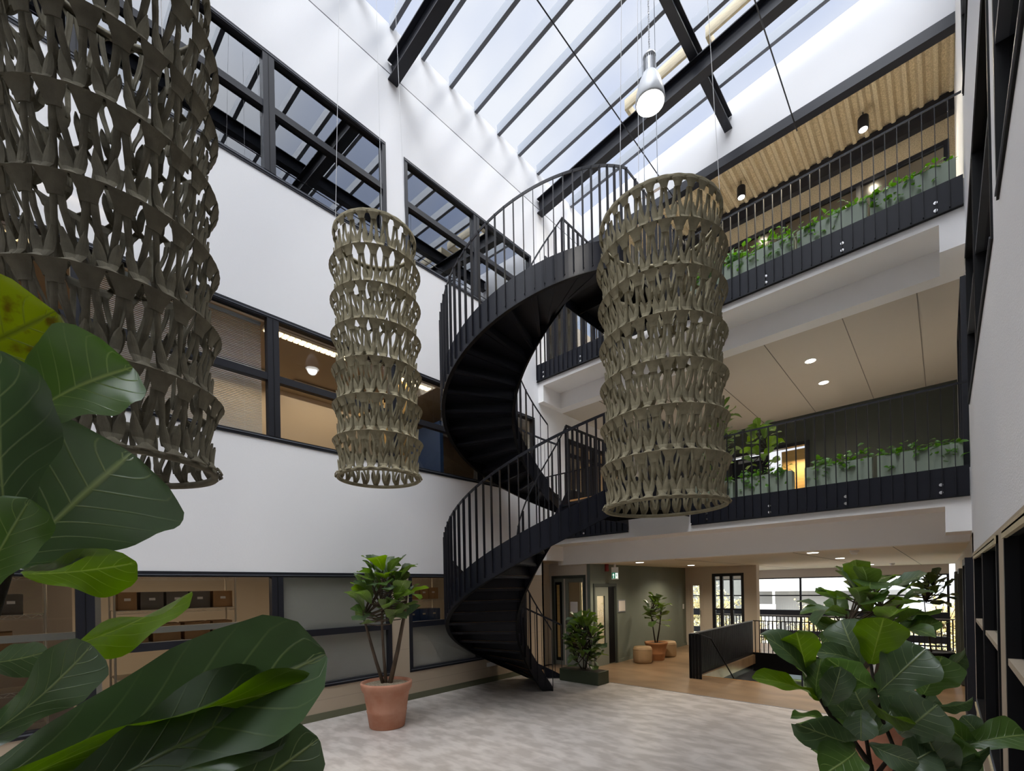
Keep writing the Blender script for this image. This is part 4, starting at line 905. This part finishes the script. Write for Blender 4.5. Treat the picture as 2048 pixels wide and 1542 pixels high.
# low planter with figs beside the stair foot
root = fig_tree('planter_of_figs', 'dark green trough of bushy fig plants beside the spiral stair foot', -5.55, 8.05, None, .26, 1.42, .75, 95, .25, 21,
         [(-.4, .0, .9, .014), (-.1, .1, 1.0, .014), (.25, -.05, .95, .014), (.1, .15, 1.1, .014)], mats=('leafd', 'leafm'), bark='barkd', crown0=.08, yspread=.36)
ang = math.atan2(.05, .9)
MB().box(-6.05, -5.08, 7.86, 8.26, 0, .26).build('trough', M['planterd'], root, bevel=.006)
MB().box(-6.02, -5.11, 7.89, 8.23, .24, .262).build('soil', M['soil'], root)
fig_tree('potted_fig_tree', 'tall dark fig standing behind the middle balcony railing near the wide lantern', -3.25, 9.55, lambda r: MB().lathe((-3.25, 9.55, 3.48), [(.2, 0), (.24, .4), (.2, .38)], 24).build('tub', M['black'], r), 3.8, 5.55, .42, 44, .27, 31,
         [(-.05, 0, 5.1, .02), (.1, .1, 4.9, .02)], mats=('leafd', 'leafm'), bark='barkd', crown0=.3)
fig_tree('potted_fig_tree', 'smaller fig with bright leaves in front of the open corridor door', -2.45, 9.5, lambda r: MB().lathe((-2.45, 9.5, 3.48), [(.2, 0), (.24, .36), (.2, .34)], 24).build('tub', M['black'], r), 3.8, 4.95, .38, 30, .26, 33,
         [(-.05, 0, 4.6, .018), (.1, .05, 4.5, .018)], mats=('leafm', 'leafb', 'leafd'), bark='barkd', crown0=.3)
# long planters with trailing vines behind the balcony railings
def vine_planter(x0, x1, z, seed, label, tall=.16, y0=8.66, y1=8.86):
    rn = random.Random(seed); root = thing('balcony_planter', label, 'planter', ((x0+x1)/2, (y0+y1)/2, z), 'long planters behind the balcony railings')
    mb = MB(); t = .012; h = .36
    mb.box(x0, x1, y0, y0+t, z, z+h); mb.box(x0, x1, y1-t, y1, z, z+h); mb.box(x0, x0+t, y0+t, y1-t, z, z+h); mb.box(x1-t, x1, y0+t, y1-t, z, z+h); mb.box(x0+t, x1-t, y0+t, y1-t, z, z+.02)
    mb.build('box', M['planter'], root); MB().box(x0+t, x1-t, y0+t, y1-t, z+h-.06, z+h-.04).build('soil', M['soil'], root)
    lf = MB(); st = MB(); n = int((x1-x0)*150)
    for i in range(n):
        x = rn.uniform(x0+.02, x1-.02); y = rn.uniform(y0+.01, y1-.02); zz = z+h-.03+abs(rn.gauss(0, tall*.55))
        if rn.random() < .13: y = y0-.015; zz = z+h-rn.uniform(0, .22)
        a = rn.uniform(0, 2*pi); el = rn.uniform(-.6, .6); dv = Vector((cos(a)*cos(el), sin(a)*cos(el)*.8-.2, sin(el))); ll = rn.uniform(.06, .115)
        b = Vector((x, y, zz)); leaf(lf, b, b+dv*ll, (rn.uniform(-.6, .6), rn.uniform(-1, .2), .8), ll*.72, .12, .12, 4, 2, .02, i, 'heart')
        if i % 4 == 0: st.tube([(x, y, z+h-.05), (x+rn.uniform(-.03, .03), y-.01, (z+h-.05+zz)/2+.03), tuple(b)], .003, 4, False)
    st.build('stems', M['leafm'], root); lf.build('foliage', M['leafv'], root, smooth=True)
    return root
k = 0
for (x0, x1, z, nm) in ((-3.40, -2.68, 7.32, 'leftmost'), (-2.64, -1.71, 7.32, 'second'), (-1.66, -.76, 7.32, 'third'), (-.72, .20, 7.32, 'rightmost')):
    vine_planter(x0, x1, z, 40+k, nm+' sage-green planter with trailing vine on the top balcony', .22 if k < 2 else .14); k += 1
for (x0, x1, z, nm) in ((-3.40, -2.72, 3.48, 'leftmost'), (-2.64, -1.80, 3.48, 'second'), (-1.62, -.76, 3.48, 'third'), (-.70, .21, 3.48, 'rightmost')):
    vine_planter(x0, x1, z, 50+k, nm+' sage-green planter with trailing vine on the middle balcony', .14); k += 1
# broad leaved plant among the planters at the top balcony
rn = random.Random(5); root = thing('broadleaf_plant', 'bright tall-leaved plant in the leftmost planter of the top balcony', 'plant', (-2.85, 8.77, 7.6)); mb = MB()
for i in range(34):
    a = i*2.4; b = Vector((-2.95+.5*rn.random()-.1, 8.76, 7.60+rn.uniform(0, .15))); el = rn.uniform(.5, 1.4); dv = Vector((cos(a)*cos(el), sin(a)*cos(el)*.6-.1, sin(el))); ll = rn.uniform(.16, .30)
    leaf(mb, b, b+dv*ll, (rn.uniform(-.5, .5), -1, .3), ll*.32, .15, .15, 6, 3, .03, i, 'heart')
mb.build('foliage', M['leafv'], root, smooth=True)
# hand-placed leaves of the two near plants
def near_plant(label, leaves, stems, potxy, r0, potr, poth):
    root = thing('fiddle_leaf_fig', label, 'plant', (potxy[0], potxy[1], 0))
    pot(root, potxy[0], potxy[1], potr, poth, M['terra'], M['soil'])
    for i, (a, b, c, d, e, f_, nx, ny, nz, w, fo, cu, mt) in enumerate(leaves):
        mb = MB(); leaf(mb, (a, b, c), (d, e, f_), (nx, ny, nz), w, fo, cu, 22, 12, .034, i+7)
        mb.build('leaf', M['leaf'+mt], root, smooth=True)
    for i, p in enumerate(stems):
        if i == 0: p = [(potxy[0], potxy[1], poth-.05)] + p
        MB().tube(p, r0 if i == 0 else r0*.55, 8, True, r0*.35).build('stem', M['barkd'], root, smooth=True)
    return root
LEAVES_L = [(-1.312,-0.135,2.381,-1.202,0.049,2.53,0.809,-0.004,-0.587,0.203,0.12,0.05,'y'),
 (-1.22,0.006,2.325,-1.153,0.151,2.449,0.916,-0.399,-0.029,0.175,0.3,0.1,'m'),
 (-1.154,-0.013,2.063,-1.077,-0.024,2.387,0.937,0.276,-0.213,0.138,0.2,-0.05,'d'),
 (-1.24,-0.011,2.059,-1.181,0.152,2.285,0.974,-0.203,-0.104,0.287,0.1,0.12,'d'),
 (-1.256,0.001,2.043,-1.178,0.157,2.062,0.713,-0.281,-0.642,0.116,0.15,0.05,'b'),
 (-1.237,-0.063,1.871,-1.189,0.256,1.995,0.534,0.237,-0.812,0.107,0.25,0.06,'b'),
 (-1.15,-0.064,1.893,-1.137,0.031,1.903,0.898,-0.081,-0.433,0.067,0.2,0.1,'d'),
 (-1.001,-0.088,1.716,-0.845,0.387,1.876,0.851,-0.396,0.344,0.217,0.42,-0.1,'d'),
 (-0.979,-0.094,1.706,-0.834,0.37,1.847,0.794,-0.063,-0.604,0.094,0.2,-0.06,'b'),
 (-0.951,0.014,1.68,-0.877,0.329,1.817,0.861,-0.358,0.361,0.179,0.2,0.08,'d'),
 (-0.887,0.129,1.612,-0.836,0.369,1.729,0.947,-0.28,0.155,0.142,0.15,0.12,'d'),
 (-1.023,-0.053,1.782,-1.078,0.086,1.914,0.935,0.355,0.019,0.095,0.2,0.1,'d'),
 (-1.081,-0.054,1.997,-1.041,0.01,2.152,0.972,-0.046,-0.232,0.085,0.2,0.1,'m')]
LEAVES_R = [(-0.443,2.328,1.579,-0.558,2.151,1.783,0.919,-0.292,0.266,0.133,0.25,0.1,'d'),
 (-0.438,2.333,1.596,-0.455,2.206,1.797,0.3,-0.818,-0.491,0.153,0.1,-0.05,'b'),
 (-0.413,2.357,1.487,-0.39,2.309,1.673,-0.298,-0.932,-0.206,0.129,0.15,0.1,'m'),
 (-0.37,2.328,1.473,-0.309,2.247,1.648,0.123,-0.884,-0.451,0.12,0.15,0.15,'d'),
 (-0.274,2.555,1.63,-0.348,2.554,1.824,-0.021,-1,-0.013,0.167,0.15,0.15,'d'),
 (-0.239,2.519,1.639,-0.185,2.432,1.85,0.055,-0.918,-0.393,0.186,0.12,-0.05,'b'),
 (-0.287,2.542,1.631,-0.409,2.359,1.7,0.834,-0.421,0.357,0.097,0.2,0.15,'d'),
 (-0.231,2.527,1.534,-0.358,2.271,1.681,0.513,-0.603,-0.611,0.148,0.25,0.05,'m'),
 (-0.222,2.535,1.508,-0.061,2.549,1.714,-0.008,-0.997,0.072,0.212,0.1,0.12,'d'),
 (-0.076,2.672,1.5,-0.013,2.594,1.678,-0.003,-0.916,-0.401,0.178,0.12,0.1,'m'),
 (-0.07,2.746,1.587,0.074,2.881,1.666,0.713,-0.69,-0.125,0.107,0.2,0.15,'d'),
 (-0.4,2.369,1.487,-0.595,2.117,1.606,0.697,-0.214,0.685,0.094,0.25,0.08,'b'),
 (-0.354,2.412,1.381,-0.468,2.168,1.453,0.505,0.017,0.863,0.055,0.3,0.05,'m'),
 (-0.294,2.4,1.311,-0.418,2.077,1.438,0.9,-0.408,-0.155,0.143,0.15,0.12,'d'),
 (-0.278,2.347,1.303,-0.34,2.083,1.269,0.727,-0.254,0.638,0.19,0.12,0.15,'m'),
 (-0.148,2.537,1.345,-0.032,2.439,1.506,-0.361,-0.89,-0.28,0.224,0.12,0.12,'d'),
 (-0.251,2.508,1.483,-0.099,2.446,1.414,-0.514,-0.704,-0.49,0.084,0.3,0.1,'b'),
 (-0.053,2.763,1.438,0.085,2.823,1.47,0.433,-0.668,-0.605,0.097,0.2,0.1,'d'),
 (0.047,2.652,1.311,0.229,2.753,1.373,0.174,-0.721,0.671,0.151,0.3,0.08,'m'),
 (0.067,2.739,1.276,-0.023,2.585,1.42,0.745,-0.633,-0.208,0.096,0.2,0.15,'m'),
 (0.003,2.611,1.172,-0.067,2.475,1.387,0.208,-0.857,-0.472,0.163,0.2,0.1,'d'),
 (0.093,2.695,1.17,-0.016,2.523,1.365,0.237,-0.791,-0.564,0.143,0.2,0.1,'m'),
 (-0.09,2.524,1.216,0.126,2.588,1.33,0.433,-0.831,-0.348,0.08,0.25,0.15,'d'),
 (-0.238,2.384,1.327,-0.086,2.321,1.301,-0.363,-0.925,0.117,0.103,0.15,0.15,'d'),
 (-0.317,2.515,1.382,-0.379,2.388,1.508,0.699,-0.645,-0.309,0.097,0.2,0.15,'d'),
 (-0.249,2.579,1.38,-0.305,2.526,1.527,0.136,-0.947,-0.292,0.156,0.15,0.15,'d'),
 (-0.225,2.67,1.365,-0.136,2.753,1.526,0.313,-0.904,0.291,0.16,0.15,0.15,'d'),
 (-0.274,2.487,1.44,-0.262,2.361,1.348,0.076,-0.583,0.809,0.119,0.15,0.15,'d'),
 (-0.228,2.531,1.33,-0.153,2.669,1.478,0.252,-0.768,0.589,0.132,0.2,0.15,'d'),
 (-0.335,2.499,1.249,-0.422,2.349,1.27,0.791,-0.393,0.47,0.088,0.2,0.15,'m'),
 (-0.162,2.456,1.218,-0.042,2.499,1.316,0.139,-0.957,0.254,0.163,0.2,0.15,'d'),
 (-0.326,2.576,1.299,-0.34,2.562,1.459,0.244,-0.968,-0.062,0.114,0.2,0.15,'m'),
 (-0.042,2.842,1.36,-0.107,2.781,1.487,0.143,-0.919,-0.368,0.137,0.2,0.15,'d'),
 (0.106,2.775,1.317,0.047,2.76,1.411,0.433,-0.892,0.131,0.085,0.2,0.1,'d')]
STEMS_L = [
  [(-1.303, -0.054, 1.350), (-1.257, -0.054, 1.729), (-1.211, -0.038, 1.953), (-1.187, -0.017, 2.039), (-1.166, -0.010, 2.068)],
  [(-1.211, -0.038, 1.953), (-1.233, -0.060, 2.170), (-1.312, -0.135, 2.381)],
  [(-1.187, -0.017, 2.039), (-1.208, 0.005, 2.175), (-1.220, 0.006, 2.325)],
  [(-1.257, -0.054, 1.729), (-1.076, -0.076, 1.702), (-1.011, -0.097, 1.703)],
  [(-1.303, -0.055, 1.535), (-0.980, 0.014, 1.656), (-0.887, 0.129, 1.612)],
]
STEMS_R = [
  [(-0.243, 2.656, 0.772), (-0.242, 2.588, 1.024), (-0.249, 2.511, 1.200), (-0.301, 2.462, 1.310), (-0.372, 2.395, 1.421), (-0.403, 2.366, 1.491), (-0.439, 2.331, 1.592)],
  [(-0.242, 2.518, 1.135), (-0.169, 2.586, 1.263), (-0.206, 2.551, 1.395), (-0.228, 2.530, 1.515), (-0.239, 2.519, 1.639)],
  [(-0.228, 2.531, 1.004), (-0.152, 2.575, 1.227), (-0.103, 2.647, 1.392), (-0.073, 2.675, 1.500), (-0.070, 2.746, 1.587)],
  [(-0.221, 2.538, 0.961), (-0.059, 2.621, 1.110), (0.051, 2.696, 1.283)],
  [(-0.242, 2.518, 1.135), (-0.256, 2.505, 1.287), (-0.277, 2.512, 1.434)],
]
near_plant('fiddle-leaf fig with huge leaves filling the lower left, closest to the viewer', LEAVES_L, STEMS_L, (-1.25, .05), .014, .20, .40)
near_plant('fiddle-leaf fig at the lower right in front of the salmon pot', LEAVES_R, STEMS_R, (-.48, 2.35), .017, .22, .45)
# ------------------------------------------------------------------ outside the big window
mb = MB(); mb.box(-60, 50, 22.2, 26.5, -3.6, -3.45); mb.box(-60, 50, 31, 90, -3.6, -3.45); struct('ground_outside', mb, M['asphalt'])
mb = MB(); mb.box(-60, 50, 26.5, 31, -3.6, -3.44); struct('grass_verge', mb, M['hedge'])
o = thing('office_building', 'white and grey building across the street with pale lettering', 'building', (-8, 52, -3.45))
MB().box(-14.05, -5.78, 52, 62, 1.14, 9).build('white_wall', M['facade'], o)
MB().box(-5.78, 12, 52.3, 62, -3.45, 9).build('grey_wall', M['facadeg'], o)
MB().box(-30, -5.78, 53.5, 62, -3.45, 9).build('ground_floor', M['facaded'], o)
MB().box(-4.9, -2.4, 52.24, 52.3, .2, 1.18).build('window_band', M['facaded'], o)
MB().box(-7.23, -6.42, 51.95, 52.0, 1.56, 3.0).build('window', M['facadeg'], o)
mb = MB()
for x in (-12.4, -10.6, -8.8): mb.box(x, x+.03, 51.98, 52.02, 1.14, 9)
for x in (-4.4, -3.4, -2.3): mb.box(x, x+.03, 52.28, 52.32, 1.2, 9)
mb.build('panel_joint', M['facadeg'], o)
MB().box(-14.62, -14.05, 51.2, 51.9, -3.45, 6).build('column', M['facade'], o)
MB().box(-14.0, -12.6, 52.2, 52.6, -3.45, -.2).build('low_wall', M['facade'], o)
cu = bpy.data.curves.new('lettering', 'FONT'); cu.body = 'tag'; cu.size = .78; cu.extrude = .03
tmp = bpy.data.objects.new('tmp', cu); COL.objects.link(tmp); bpy.context.view_layer.update()
me = bpy.data.meshes.new_from_object(tmp.evaluated_get(bpy.context.evaluated_depsgraph_get())); bpy.data.objects.remove(tmp)
me.materials.clear(); me.materials.append(M['whitep'])
lt = bpy.data.objects.new('lettering', me); COL.objects.link(lt); lt.parent = o; r0 = off(o); lt.location = (-2.03-r0.x, 52.25-r0.y, 2.16-r0.z); lt.rotation_euler = (pi/2, 0, 0)
def blossom_tree(name, lab, x, y, h, r, n, seed):
    rn = random.Random(seed); o = thing(name, lab, 'tree', (x, y, -3.45)); mb = MB(); tw = MB()
    tw.tube([(x, y, -3.45), (x+.1, y, -3.45+h*.4), (x, y, -3.45+h*.8)], .12, 6, True, .04)
    for i in range(60):
        a = rn.uniform(0, 2*pi); e = rn.uniform(.1, 1.4); L = r*rn.uniform(.6, 1.05); b = Vector((x, y, -3.45+h*rn.uniform(.25, .6))); t = b+Vector((cos(a)*cos(e)*L, sin(a)*cos(e)*L, sin(e)*L))
        tw.tube([b, t], .03, 4, False, .01)
        for j in range(n//60):
            c = b.lerp(t, rn.uniform(.35, 1.05))+Vector((rn.gauss(0, .14), rn.gauss(0, .14), rn.gauss(0, .14))); s = rn.uniform(.05, .11)
            d = Vector((rn.uniform(-1, 1), rn.uniform(-1, 1), rn.uniform(-1, 1))).normalized()*s; u = d.cross(Vector((rn.uniform(-1, 1), .3, 1))).normalized()*s*.7
            mb.add([c-d, c+u, c+d, c-u], [(0, 1, 2, 3)])
    tw.build('branches', M['bark'], o); mb.build('crown', M['blossom'], o)
blossom_tree('blossoming_tree', 'pale yellow blossoming tree outside the centre of the big window', -5.6, 32, 4.3, 1.9, 4200, 1)
blossom_tree('blossoming_tree', 'smaller pale blossoming tree outside the left pane of the big window', -9.3, 33.5, 3.9, 1.4, 2600, 2)
blossom_tree('blossoming_tree', 'pale blossoming tree outside the right end of the big window', -.1, 31, 5.0, 2.0, 3600, 3)
blossom_tree('blossoming_tree', 'yellow-green tree seen through the narrow windows by the glass door', -10.2, 27.2, 6.0, 2.6, 4800, 4)
tag(MB().lathe((-8.75, 36, -3.45), [(.09, 0), (.08, 7)], 16).build('lamp_post', M['facade']), 'white round post standing outside the left window pane', 'post')
o = thing('parked_car', 'pale parked car outside behind the stairwell railing', 'car', (-5.5, 28.5, -3.45))
MB().prism([(-8.2, 27.6, -3.1), (-3.9, 27.6, -3.1), (-3.9, 27.6, -2.4), (-4.5, 27.6, -2.25), (-5.4, 27.6, -1.75), (-7.0, 27.6, -1.72), (-7.9, 27.6, -2.2), (-8.2, 27.6, -2.4)], (0, 1.8, 0)).build('car_body', M['carp'], o, bevel=.05)
MB().prism([(-7.6, 27.59, -2.22), (-5.0, 27.59, -2.22), (-5.5, 27.59, -1.82), (-6.9, 27.59, -1.80)], (0, 1.82, 0)).build('car_window', M['dark'], o)
for x in (-7.3, -4.8): MB().tube([(x, 27.55, -3.12), (x, 27.75, -3.12)], .33, 20).build('wheel', M['dark'], o)
o = copy_tree(o, None, (1.2, 36.0, -3.45)); tag(o, 'parked car outside near the right end of the big window', 'car')
light('lower_floor_light', 'AREA', (-3, 13, -.5), 15, (1, .95, .85), 1.5)
